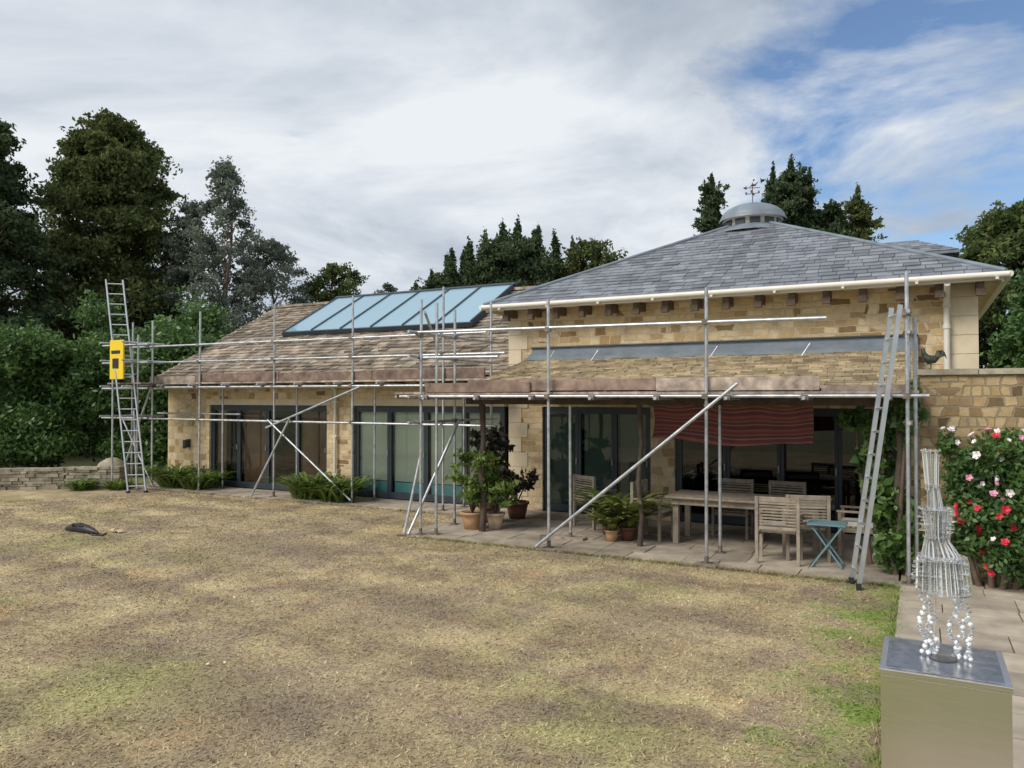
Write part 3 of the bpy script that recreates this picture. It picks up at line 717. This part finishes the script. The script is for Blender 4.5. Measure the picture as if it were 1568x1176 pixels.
nx, nz = 40, 14; vs = []; uvs = []
for j in range(nz+1):
    for i in range(nx+1):
        a, b_ = i/nx, j/nz
        zt = 2.24-.05*math.sin(a*math.pi*3)**2; zb = 1.62+.20*max(0, .30-a)+.03*math.sin(a*9)
        if a > .9: zb += (a-.9)*.3
        vs.append((-3.7+2.35*a, 11.62+.03*math.sin(a*40)*(1-b_*.3)+.22*math.sin(b_*math.pi)*.6, zt+(zb-zt)*b_)); uvs.append((a, b_+.03*math.sin(a*6)))
fs = [(j*(nx+1)+i, j*(nx+1)+i+1, (j+1)*(nx+1)+i+1, (j+1)*(nx+1)+i) for j in range(nz) for i in range(nx)]
me = bpy.data.meshes.new('striped_shade_cloth'); me.from_pydata(vs, [], fs); ul = me.uv_layers.new()
for l in me.loops: ul.data[l.index].uv = uvs[l.vertex_index]
me.materials.append(M['cloth']); me.polygons.foreach_set('use_smooth', [True]*len(fs)); COL.objects.link(bpy.data.objects.new('striped_shade_cloth', me))

# ------------------------------------------------------------------ garden furniture
t = MB(); x0, x1, y0, y1 = -3.55, -1.2, 11.75, 12.7
for k in range(8): t.box(x0, x1, y0+k*.119, y0+k*.119+.112, .74, .775, 'teak')
t.box(x0+.1, x1-.1, y0+.08, y0+.11, .64, .74, 'teak'); t.box(x0+.1, x1-.1, y1-.11, y1-.08, .64, .74, 'teak')
for xx in (x0+.1, x1-.19):
    t.box(xx-.002, xx+.092, y0+.112, y1-.112, .645, .738, 'teak')
    for yy in (y0+.09, y1-.17): t.box(xx, xx+.09, yy+.022, yy+.112, .03, .644, 'teak')
build(t, 'garden_table', None, .006)
def chair(x, y, ang, cush=True, w=.54, h=.92):
    mb = MB(); o = []
    c, s = math.cos(ang), math.sin(ang)
    def B_(a, b_, cc, d_, e, f, m):
        vs = [(xx, yy, z) for z in (e, f) for xx, yy in ((a, cc), (b_, cc), (b_, d_), (a, d_))]
        vs = [(x+xx*c-yy*s, y+xx*s+yy*c, z+.03) for xx, yy, z in vs]
        mb.add(vs, [(3, 2, 1, 0), (4, 5, 6, 7), (0, 1, 5, 4), (1, 2, 6, 5), (2, 3, 7, 6), (3, 0, 4, 7)], m)
    hw = w/2
    for sx in (-1, 1):
        a = sx*hw-.022
        B_(a, a+.044, -.26, -.21, 0, h, 'teak'); B_(a, a+.044, .21, .255, 0, .64, 'teak'); B_(a-.008, a+.052, -.205, .27, .642, .668, 'teak')
        B_(a+.005, a+.039, -.205, .205, .36, .42, 'teak')
    for k in range(6): B_(-hw+.024, hw-.024, -.19+k*.072, -.13+k*.072, .42, .44, 'teak')
    B_(-hw+.024, hw-.024, -.245, -.215, h-.07, h-.002, 'teak'); B_(-hw+.024, hw-.024, -.245, -.215, .47, .51, 'teak')
    for k in range(8): 
        z = .53+k*.041; B_(-hw+.024, hw-.024, -.238, -.222, z, z+.024, 'teak')
    B_(-hw+.024, hw-.024, .215, .24, .36, .41, 'teak')
    if cush: B_(-hw+.04, hw-.04, -.2, .24, .442, .50, 'cushion')
    return build(mb, 'garden_chair', None, .004)
chair(-1.75, 11.22, 0.05); chair(-1.45, 11.62, .25); chair(-2.75, 12.95, math.pi, False); chair(-1.95, 12.95, math.pi-.1); chair(-3.85, 12.1, -math.pi/2-.1); chair(-.8, 12.2, math.pi/2); chair(-5.1, 12.7, -.5, False)
ft = MB()
ax_, ay_ = -1.12, 11.2
for k in range(5): ft.box(ax_-.24, ax_+.24, ay_-.2+k*.082, ay_-.125+k*.082, .60, .62, 'bluepaint')
for yy in (-.17, .17):
    ft.bar((ax_-.2, ay_+yy, .035), (ax_+.2, ay_+yy, .6), .03, .02, 'bluepaint'); ft.bar((ax_+.2, ay_+yy*.8, .035), (ax_-.2, ay_+yy*.8, .6), .03, .02, 'bluepaint')
ft.tube((ax_-.18, ay_-.17, .06), (ax_-.18, ay_+.17, .06), .01, 'bluepaint'); ft.tube((ax_+.18, ay_-.17, .06), (ax_+.18, ay_+.17, .06), .01, 'bluepaint')
build(ft, 'folding_side_table')

# ------------------------------------------------------------------ pots and plants
def pot(mb, x, y, r_, h, m):
    mb.lathe((x, y, .032), [(0.001, 0), (r_*.68, 0), (r_*.86, h*.55), (r_*.96, h*.84), (r_*1.06, h*.85), (r_*1.06, h), (r_*.92, h), (r_*.9, h*.9), (0.001, h*.9)], m, 24)
    mb.lathe((x, y, .032), [(r_*.9, h*.905), (0.001, h*.92)], 'soil', 16)
def potted(name, x, y, r_, h, pm, z1, sp, n_, ls, lm, seed, aspect=.45, droop=0, z0=None):
    root = empty(name); mb = MB(); pot(mb, x, y, r_, h, pm)
    rng = np.random.default_rng(seed); P = []
    z0 = z0 or h+.2
    for i in range(18):
        a = rng.uniform(0, 6.28); rr = sp*rng.uniform(.2, .85); zz = rng.uniform(z0, z1-.1)
        e = (x+math.cos(a)*rr, y+math.sin(a)*rr, zz); k = sp*rng.uniform(.35, .6)
        P.append(spray(rng, e, np.array([math.cos(a), math.sin(a), .6])*.6, k, n_//18, .9)); mb.path([(x, y, h), (x+math.cos(a)*rr*.4, y+math.sin(a)*rr*.4, (h+zz)/2), e], [.014, .01, .004], 'bark', 6)
    build(mb, 'pot_and_stems', root); leaves('foliage', np.concatenate(P), ls, lm, root, aspect, droop, seed); return root
potted('potted_citrus_plant', -6.9, 11.5, .20, .30, 'terra', 1.35, .45, 2200, .10, 'plant', 5)
potted('potted_citrus_plant', -6.55, 11.7, .16, .28, 'terrapale', 1.0, .36, 1500, .10, 'plant', 6)
potted('potted_purple_shrub', -6.75, 12.9, .22, .32, 'terradark', 1.0, .48, 1800, .10, 'purple', 7)
potted('potted_shrub', -7.0, 12.3, .2, .3, 'terradark', 1.8, .32, 1300, .13, 'purple', 8, z0=1.1)
def spiky(name, x, y, r_, h, pm, n_, ln_, lm, seed, wdt=.05, ground=0.032, upmin=.5):
    root = empty(name); rr = random.Random(seed)
    if pm:
        mb = MB(); pot(mb, x, y, r_, h, pm); build(mb, 'pot', root)
    mb = MB()
    for i in range(n_):
        a = rr.uniform(0, 6.28); l = ln_*rr.uniform(.6, 1.1); up = rr.uniform(upmin, 1.35); pts = []
        ox, oy = rr.uniform(-1, 1)*r_*.6, rr.uniform(-1, 1)*r_*.6
        for k in range(6):
            f = k/5; pts.append(Vector((x+ox+math.cos(a)*l*f*math.cos(up*(1-f*.55)), y+oy+math.sin(a)*l*f*math.cos(up*(1-f*.55)), ground+h+l*f*math.sin(up)*(1-.45*f*f))))
        side = Vector((-math.sin(a), math.cos(a), 0)); vs = []
        for k, p_ in enumerate(pts):
            ww = wdt*(.5+1.0*math.sin(math.pi*(k/5)**.8))*(.02 if k == 5 else 1)*.6; vs += [p_+side*ww, p_-side*ww]
        mb.add(vs, [(2*k, 2*k+1, 2*k+3, 2*k+2) for k in range(5)], lm, True)
    build(mb, 'foliage', root); return root
spiky('potted_variegated_plant', -4.35, 11.55, .11, .18, 'terra', 55, .62, 'yellowplant', 2, .06)
spiky('potted_variegated_plant', -4.15, 11.75, .14, .22, 'terradark', 70, .95, 'yellowplant', 3, .07, upmin=.7)
spiky('potted_variegated_plant', -4.6, 12.1, .14, .22, 'terradark', 50, .9, 'plant', 13, .06, upmin=.7)
spiky('agapanthus_plant', -12.3, 13.3, .5, 0, None, 200, 1.0, 'plant', 4, .035, upmin=.8)
spiky('agapanthus_plant', -11.4, 13.2, .5, 0, None, 180, .95, 'plant', 5, .035, upmin=.8)
spiky('agapanthus_plant', -16.9, 13.4, .5, 0, None, 200, 1.0, 'plant', 6, .035, upmin=.8)
spiky('agapanthus_plant', -16.0, 13.4, .5, 0, None, 180, .8, 'plant', 9, .035, upmin=.8)
spiky('grass_tuft', -18.6, 12.0, .3, 0, None, 170, .5, 'plant', 7, .025, 0)
spiky('grass_tuft', -17.9, 12.5, .3, 0, None, 130, .45, 'plant', 8, .025, 0)

def shrub(name, blobs, n_, ls, lm, seed, aspect=.5, flowers=None, stems=True, fluffy=True):
    rng = np.random.default_rng(seed); root = empty(name); P = []; vol = sum(b_[3]*b_[4] for b_ in blobs)
    for b_ in blobs:
        q = int(n_*b_[3]*b_[4]/vol)
        P.append(clump_pts(rng, b_[:3], (b_[3], b_[3], b_[4]), q//2)); P.append(spray(rng, b_[:3], np.array([0, -.2, .35]), b_[3]*1.15, max(q//2, 7), b_[4]/b_[3]*1.1))
    P = np.concatenate(P); P = P[P[:, 2] > .03]
    leaves('foliage', P, ls, lm, root, aspect, .1, seed)
    if stems:
        mb = MB(); cx = sum(b_[0] for b_ in blobs)/len(blobs); cy = sum(b_[1] for b_ in blobs)/len(blobs)
        for b_ in blobs: 
            gx, gy = (b_[0]*.9+cx*.1, b_[1]*.9+cy*.1) if len(blobs) > 15 else ((cx+b_[0])/2, (cy+b_[1])/2)
            mb.path([(gx, gy, 0), ((gx+b_[0])/2, (gy+b_[1])/2, b_[2]*.5), b_[:3]], [.04, .03, .012], 'bark', 6)
        build(mb, 'stems', root)
    if flowers:
        mb = MB(); rr = random.Random(seed)
        for i in range(flowers):
            b_ = rr.choice(blobs); d_ = Vector((rr.uniform(-1, .8), rr.uniform(-1, .1), rr.uniform(-.6, 1))).normalized()
            c = Vector(b_[:3])+Vector((d_.x*b_[3], d_.y*b_[3], d_.z*b_[4]))*1.05
            low = c.z < 1.1
            m_ = rr.choices(['redflower', 'pinkflower', 'whiteflower'], [.85, .05, .10] if low else [.2, .25, .55])[0]
            a_ = d_.orthogonal().normalized(); e_ = d_.cross(a_); s_ = rr.uniform(.032, .058)
            for k in range(9):
                t_ = k*2.4; dr = a_*math.cos(t_)+e_*math.sin(t_); sd = d_.cross(dr); l_ = s_*(1 if k < 5 else .6); u_ = d_*l_*(.35 if k < 5 else .8)
                mb.add([c, c+dr*l_*.6+sd*l_*.45+u_*.6, c+dr*l_+u_, c+dr*l_*.6-sd*l_*.45+u_*.6], [(0, 1, 2, 3)], m_)
        build(mb, 'flowers', root)
    return root
rb_ = [(.75, 10.95, 1.55, .32, .36), (.45, 10.9, 1.25, .26, .35), (1.05, 10.95, 1.3, .3, .4), (.7, 10.8, .9, .38, .4), (1.15, 10.9, .75, .25, .4), (.45, 10.85, .6, .22, .32), (.9, 10.75, .45, .35, .35), (1.1, 10.95, .3, .25, .25), (.95, 11.05, 1.75, .25, .2), (.3, 10.95, 1.7, .14, .25)]
shrub('flowering_fuchsia_bush', rb_, 9500, .075, 'laurel', 21, .5, 80)
shrub('climbing_plant', [(-.45, 11.5, 1.9, .25, .3), (-.55, 11.6, 1.4, .25, .4), (-.4, 11.45, .9, .28, .35), (-.3, 11.5, .45, .25, .3), (-.8, 11.7, 2.0, .25, .15), (-.15, 11.2, 2.1, .15, .3)], 2200, .15, 'laurel', 22, .6)
shrub('climbing_plant', [(-.1, 11.0, .5, .22, .35), (-.35, 11.1, .3, .2, .25)], 700, .12, 'laurel', 23, .6)

hb = []
rr = random.Random(4)
for i in range(120):
    f = rr.random(); ux = -25.5+7.0*f; vy = 10.6+4.8*f+rr.uniform(-.2, 2.2); zz = rr.uniform(.3, 4.1-abs(f-.5)*.3)
    hb.append((ux, vy, zz, rr.uniform(.5, .95), rr.uniform(.35, .7)))
shrub('laurel_hedge', hb, 85000, .16, 'laurel', 31, .42, stems=False)
hb = [(-20.6+rr.uniform(-1.3, 1.3), 15.4+rr.uniform(-1, 1.5), rr.uniform(.4, 4.8), rr.uniform(.5, .9), rr.uniform(.4, .7)) for i in range(46)]
shrub('laurel_hedge', hb, 28000, .14, 'laurel', 32, .45, stems=False)
hb = []
for i in range(200):
    f = rr.random(); hb.append((-36+22*f+rr.uniform(-1, 1), 16+14*f+rr.uniform(-1.5, 2.5), rr.uniform(.5, 7.0-2.1*f)*rr.uniform(.75, 1.05), rr.uniform(.8, 1.5), rr.uniform(.6, 1.1)))
shrub('distant_trees', hb, 75000, .26, 'darkconifer', 33, .5)
hb = []
for i in range(60):
    f = rr.random(); hb.append((-14+30*f, 33+4*rr.random(), rr.uniform(.5, 5.2), rr.uniform(1.1, 1.8), rr.uniform(.8, 1.3)))
shrub('distant_trees', hb, 18000, .32, 'broad', 34, .5)

# ------------------------------------------------------------------ trees
egg = lambda R_: (lambda h: R_*math.sin(math.pi*min(1, .16+h*.82))**.7)
tree('conifer_tree', -28.9, 19.7, 13.6, 4.2, lambda h: 3.8*(1-h**2.4)**.6*(.85+.15*math.sin(h*17)), 270, .95, 460, .18, 'conifer', .34, .55, 41, .45)
tree('conifer_tree', -29.0, 14.9, 12.2, 1.5, lambda h: 3.6*(1-h)**.7+.1, 190, .85, 420, .18, 'darkconifer', .3, .5, 42, .45)
tree('eucalyptus_tree', -23.9, 21.2, 11.6, 3.2, lambda h: 1.8*math.sin(math.pi*min(1, .2+h*.75)), 120, .6, 210, .12, 'grey', .12, .8, 43, .3)
tree('eucalyptus_tree', -25.8, 21.0, 10.2, 3.0, lambda h: 1.5*math.sin(math.pi*min(1, .2+h*.75)), 90, .6, 210, .12, 'grey', .12, .8, 51, .3)
tree('silver_birch_tree', -24.0, 23.5, 8.9, 3.0, egg(2.2), 110, .6, 200, .13, 'grey', .10, .7, 44)
tree('silver_birch_tree', -22.9, 26.3, 8.2, 2.5, egg(2.5), 120, .6, 210, .13, 'broad', .10, .7, 45)
tree('silver_birch_tree', -20.3, 26.8, 7.3, 2.5, egg(1.3), 40, .4, 160, .13, 'grey', .07, .7, 46)
tree('yew_tree', -14.9, 28.3, 8.9, 3, lambda h: 2.6*(1-h**5)**.5, 150, .8, 460, .16, 'darkconifer', .25, .8, 47, -.5, spires=[(-1.9, -.8, 8.5, .5, 2.2), (-1.2, -.5, 8.9, .5, 2.2), (-.5, -.2, 9.3, .5, 2), (.2, -.1, 9.35, .55, 2), (.9, .3, 9.2, .5, 2), (1.6, .6, 8.8, .5, 2.2), (2.2, .9, 8.5, .5, 2.2), (-2.5, -1.2, 8.0, .5, 2)])
tree('yew_tree', -17.7, 27.0, 7.4, 2.5, lambda h: 1.5*(1-h**4)**.5, 60, .6, 380, .16, 'darkconifer', .15, .8, 48, -.5, spires=[(-1.1, -.4, 6.9, .35, 1.6), (-.4, 0, 7.4, .4, 1.6), (.5, 0, 8.2, .45, 2.0), (1.2, .3, 8.4, .45, 2.2)])
tree('ash_tree', -11.7, 28.9, 8.7, 3, egg(1.8), 80, .6, 300, .16, 'conifer', .15, .7, 49)
tree('cypress_tree', -7.2, 30.2, 10.7, 3, lambda h: 1.0*(1-h)**.5+.05, 90, .5, 340, .15, 'darkconifer', .15, 1.2, 52, -.5, spires=[(0, 0, 10.8, .25, 1.6)])
tree('cypress_tree', -4.5, 31.6, 11.2, 3, lambda h: 1.5*(1-h**2)**.5+.05, 130, .6, 340, .16, 'darkconifer', .15, 1.0, 53, -.4, spires=[(-.6, 0, 11.1, .35, 2), (.1, .2, 11.5, .35, 2), (.7, .2, 10.9, .35, 2)])
tree('cypress_tree', -3.1, 32.2, 9.9, 3, lambda h: 1.3*(1-h**2)**.5+.05, 90, .55, 320, .16, 'darkconifer', .15, .9, 54, -.3)
tree('cypress_tree', -2.1, 32.8, 10.1, 3, lambda h: 1.1*(1-h)**.55+.1, 80, .5, 280, .16, 'conifer', .15, .8, 55, 0, spires=[(0, 0, 10.4, .25, 1.5)])
tree('oak_tree', 3.1, 29.5, 8.5, 1.0, egg(3.2), 190, .85, 380, .16, 'broad', .3, .8, 56)
tree('oak_tree', 6.6, 30.5, 8.0, 1.0, egg(3.0), 130, .9, 330, .18, 'broad', .3, .8, 57)
tree('oak_tree', 3.2, 24.0, 5.8, .8, egg(1.7), 80, .7, 330, .16, 'laurel', .2, .8, 58)

# ------------------------------------------------------------------ small things
ro = MB(); cx, cy, cz = .12, 11.45, 2.68
ro.path([(cx+.10, cy, cz+.16), (cx+.05, cy, cz+.13), (cx-.01, cy, cz+.125), (cx-.055, cy, cz+.165), (cx-.075, cy, cz+.22), (cx-.078, cy, cz+.26), (cx-.078, cy, cz+.285)], [.02, .05, .062, .048, .028, .026, .012], 'bronze', 12)
ro.path([(cx-.09, cy, cz+.262), (cx-.13, cy, cz+.25)], [.012, .002], 'redmetal', 6)
for k in range(4): ro.bar((cx-.10+k*.015, cy, cz+.275), (cx-.105+k*.018, cy, cz+.312-.004*k), .008, .014, 'redmetal')
ro.bar((cx-.095, cy, cz+.24), (cx-.10, cy, cz+.205), .01, .02, 'redmetal')
for k in range(7):
    a = 1.25-k*.16; l_ = .12
    p0 = Vector((cx+.07, cy+(k % 3-1)*.012, cz+.15)); p1 = p0+Vector((math.cos(a)*l_*.5, 0, math.sin(a)*l_*.75)); p2 = p0+Vector((math.cos(a)*l_*.5+.045, 0, math.sin(a)*l_*.75+.005)); p3 = p2+Vector((.02, 0, -.05))
    ro.path([p0, p1, p2, p3], [.02, .02, .014, .002], 'bronze', 6)
for s_ in (-1, 1):
    ro.path([(cx+.005, cy+s_*.022, cz+.09), (cx+.012, cy+s_*.024, cz+.04), (cx, cy+s_*.024, cz)], [.014, .006, .006], 'bronze', 6)
    for dx in (-.03, -.025, .02): ro.path([(cx, cy+s_*.024, cz+.006), (cx+dx, cy+s_*.024+(dx+.025)*.6, cz+.003)], [.005, .003], 'bronze', 6)
build(ro, 'rooster_statue')
tb = MB(); bx_, by_ = -12.7, 8.2
tb.path([(bx_-.46, by_, .03), (bx_-.28, by_, .06), (bx_-.1, by_+.02, .07), (bx_+.1, by_, .06), (bx_+.3, by_-.02, .05), (bx_+.42, by_, .02)], [.03, .075, .09, .08, .06, .02], 'black', 12)
tb.path([(bx_-.2, by_-.05, .09), (bx_-.1, by_-.1, .16), (bx_+.05, by_-.1, .16), (bx_+.12, by_-.04, .09)], [.014]*4, 'black', 6)
tb.path([(bx_+.25, by_, .03), (bx_+.45, by_-.12, .015), (bx_+.62, by_-.05, .015), (bx_+.5, by_+.1, .02)], [.014]*4, 'black', 6)
build(tb, 'tool_bag')
gl_ = MB()
for k in range(4): gl_.path([(bx_+.52, by_+.22+k*.022, .03), (bx_+.6, by_+.22+k*.026, .05), (bx_+.68, by_+.21+k*.03, .025)], [.012, .013, .009], 'terrapale', 6)
gl_.path([(bx_+.42, by_+.25, .03), (bx_+.52, by_+.25, .04)], [.03, .04], 'terrapale', 8); build(gl_, 'work_glove')

# pedestal and sculpture
pd = MB(); x0, x1, y0, y1 = -.14, .275, 3.20, 3.64
pd.box(x0, x1, y0, y1, .0, 1.268, 'pedestal'); pd.box(x0-.004, x1+.004, y0-.004, y1+.004, 1.27, 1.29, 'pedestal')
pd.box(x0+.018, x1-.018, y0+.018, y1-.018, 1.2905, 1.293, 'pedtop')
build(pd, 'steel_pedestal', None, .003)
sc_ = MB(); cx, cy, bz = .06, 3.43, 1.293
rr = random.Random(9)
def bundle(z0, z1, r0, r1, n_, dx0, dx1, rad, sq=.7, jit=.2, ms=('acrylic', 'chrome')):
    for k in range(n_):
        a = rr.uniform(0, 2*math.pi); f0 = rr.uniform(.35, 1); dz = (z1-z0)
        za, zb = z0+dz*rr.uniform(-jit, jit)*.5, z1+dz*rr.uniform(-jit, jit)*.6
        m_ = rr.choice(ms)
        sc_.tube((cx+dx0+math.cos(a)*r0*f0, cy+math.sin(a)*r0*f0*sq, bz+za), (cx+dx1+math.cos(a)*r1*f0, cy+math.sin(a)*r1*f0*sq, bz+zb), rad*(.4 if m_ == 'chrome' else 1), m_, 6)
bundle(.26, .385, .098, .088, 90, .015, .01, .0042, jit=.12)
bundle(.37, .46, .080, .042, 44, .01, -.008, .0038, jit=.15)
bundle(.45, .575, .046, .060, 56, -.01, -.012, .0036, jit=.12)
bundle(.56, .66, .034, .024, 26, -.015, -.02, .0032)
bundle(.65, .80, .026, .036, 28, -.022, -.026, .0030, jit=.15)
for k in range(20):
    z = .275+k*.0085 if k < 13 else .49+(k-13)*.013; ra = .088 if k < 13 else .056
    dx = rr.uniform(-.008, .014)-(.01 if k >= 13 else 0); sc_.bar((cx+dx-ra, cy+rr.uniform(-.03, .03), bz+z), (cx+dx+ra, cy+rr.uniform(-.03, .03), bz+z+rr.uniform(-.003, .003)), .05, .0025, 'acrylic')
for z, ra, dx in ((.255, .096, .015), (.39, .086, .01), (.465, .046, -.01), (.575, .06, -.012), (.665, .028, -.02), (.80, .036, -.026)):
    sc_.lathe((cx+dx, cy, bz+z), [(ra*.5, 0), (ra, 0), (ra, .006), (ra*.5, .006), (ra*.5, 0)], 'acrylic', 26, False)
for (dx, am, top) in ((-.06, .012, .26), (-.038, .008, .25), (-.02, .012, .15), (.045, .016, .26), (.066, -.012, .26), (.085, .01, .25), (.10, -.006, .16)):
    z = .004; k = 0
    while z < top:
        a = k*.55; s_ = rr.uniform(.006, .0125); sc_.lathe((cx+dx+am*math.sin(a)+rr.uniform(-.004, .004), cy+am*math.cos(a), bz+z+.008), [(0.001, -s_), (s_*.7, -s_*.6), (s_, 0), (s_*.7, s_*.6), (0.001, s_)], 'acrylic' if rr.random() < .55 else 'chrome', 9); z += s_*rr.uniform(1.0, 1.5); k += 1
sc_.lathe((cx+.01, cy, bz), [(0.001, 0), (.05, 0), (.05, .005), (0.001, .005)], 'acrylic', 32, False)
sc_.tube((cx-.02, cy, bz), (cx-.01, cy, bz+.5), .0045, 'acrylic', 8)
build(sc_, 'acrylic_sculpture')

# ------------------------------------------------------------------ sky, sun, camera
Sd = Vector((-.45, -.78, .80)).normalized()
w = bpy.data.worlds.new('World'); scene.world = w; w.use_nodes = True; nt = w.node_tree
bg = nt.nodes['Background']; sky = N(nt, 'ShaderNodeTexSky', sky_type='NISHITA'); sky.sun_disc = False
sky.sun_elevation = math.asin(Sd.z); sky.sun_rotation = math.atan2(Sd.x, Sd.y); sky.ozone_density = 4
nt.links.new(sky.outputs[0], bg.inputs['Color']); bg.inputs['Strength'].default_value = .14
tc = N(nt, 'ShaderNodeTexCoord').outputs['Generated']
s = N(nt, 'ShaderNodeSeparateXYZ'); nt.links.new(tc, s.inputs[0])
zz = math_(nt, 'ADD', math_(nt, 'MAXIMUM', s.outputs[2], 0), .16)
cb = N(nt, 'ShaderNodeCombineXYZ'); nt.links.new(math_(nt, 'DIVIDE', s.outputs[0], zz), cb.inputs[0]); nt.links.new(math_(nt, 'DIVIDE', s.outputs[1], zz), cb.inputs[1])
n1 = N(nt, 'ShaderNodeTexNoise'); n1.inputs['Scale'].default_value = 1.4; n1.inputs['Detail'].default_value = 10; n1.inputs['Roughness'].default_value = .58; n1.inputs['Distortion'].default_value = .3
nt.links.new(cb.outputs[0], n1.inputs['Vector'])
n2 = N(nt, 'ShaderNodeTexNoise'); n2.inputs['Scale'].default_value = 1.0; n2.inputs['Detail'].default_value = 9; n2.inputs['Roughness'].default_value = .58; n2.inputs['Distortion'].default_value = .35
mp = N(nt, 'ShaderNodeMapping'); mp.inputs['Location'].default_value = (5.3, 2.1, 1.7); nt.links.new(cb.outputs[0], mp.inputs[0]); nt.links.new(mp.outputs[0], n2.inputs['Vector'])
dt = N(nt, 'ShaderNodeVectorMath', operation='DOT_PRODUCT'); nt.links.new(tc, dt.inputs[0]); dt.inputs[1].default_value = Vector((.07, .945, .33)).normalized()
mr = N(nt, 'ShaderNodeMapRange'); mr.interpolation_type = 'SMOOTHSTEP'; nt.links.new(dt.outputs['Value'], mr.inputs[0])
mr.inputs[1].default_value = .92; mr.inputs[2].default_value = .99; mr.inputs[3].default_value = .22; mr.inputs[4].default_value = -.01
dens = math_(nt, 'ADD', n1.outputs['Fac'], mr.outputs[0])
cf = ramp(nt, dens, [(.44, 0), (.59, 1)])
cc = ramp(nt, n2.outputs['Fac'], [(.34, (.40, .46, .55)), (.46, (.53, .59, .67)), (.54, (.66, .71, .78)), (.65, (.84, .88, .92))])
cbg = N(nt, 'ShaderNodeBackground'); nt.links.new(cc, cbg.inputs['Color']); cbg.inputs['Strength'].default_value = 1.0
ms = N(nt, 'ShaderNodeMixShader'); nt.links.new(cf, ms.inputs[0]); nt.links.new(bg.outputs[0], ms.inputs[1]); nt.links.new(cbg.outputs[0], ms.inputs[2])
nt.links.new(ms.outputs[0], nt.nodes['World Output'].inputs['Surface'])

sl_ = bpy.data.lights.new('sun', 'SUN'); sl_.energy = 3.0; sl_.angle = math.radians(28); sl_.color = (1, .94, .86)
so = bpy.data.objects.new('sun', sl_); so.rotation_euler = Sd.to_track_quat('Z', 'Y').to_euler(); so.location = (0, -10, 20); COL.objects.link(so)

cam = bpy.data.cameras.new('camera'); co = bpy.data.objects.new('camera', cam); COL.objects.link(co)
cam.sensor_width = 36; cam.lens = 36*1175/1568; cam.clip_end = 2000
co.location = (0, 0, 2.3); co.rotation_euler = (math.radians(90+1.07), 0, math.radians(28))
scene.camera = co
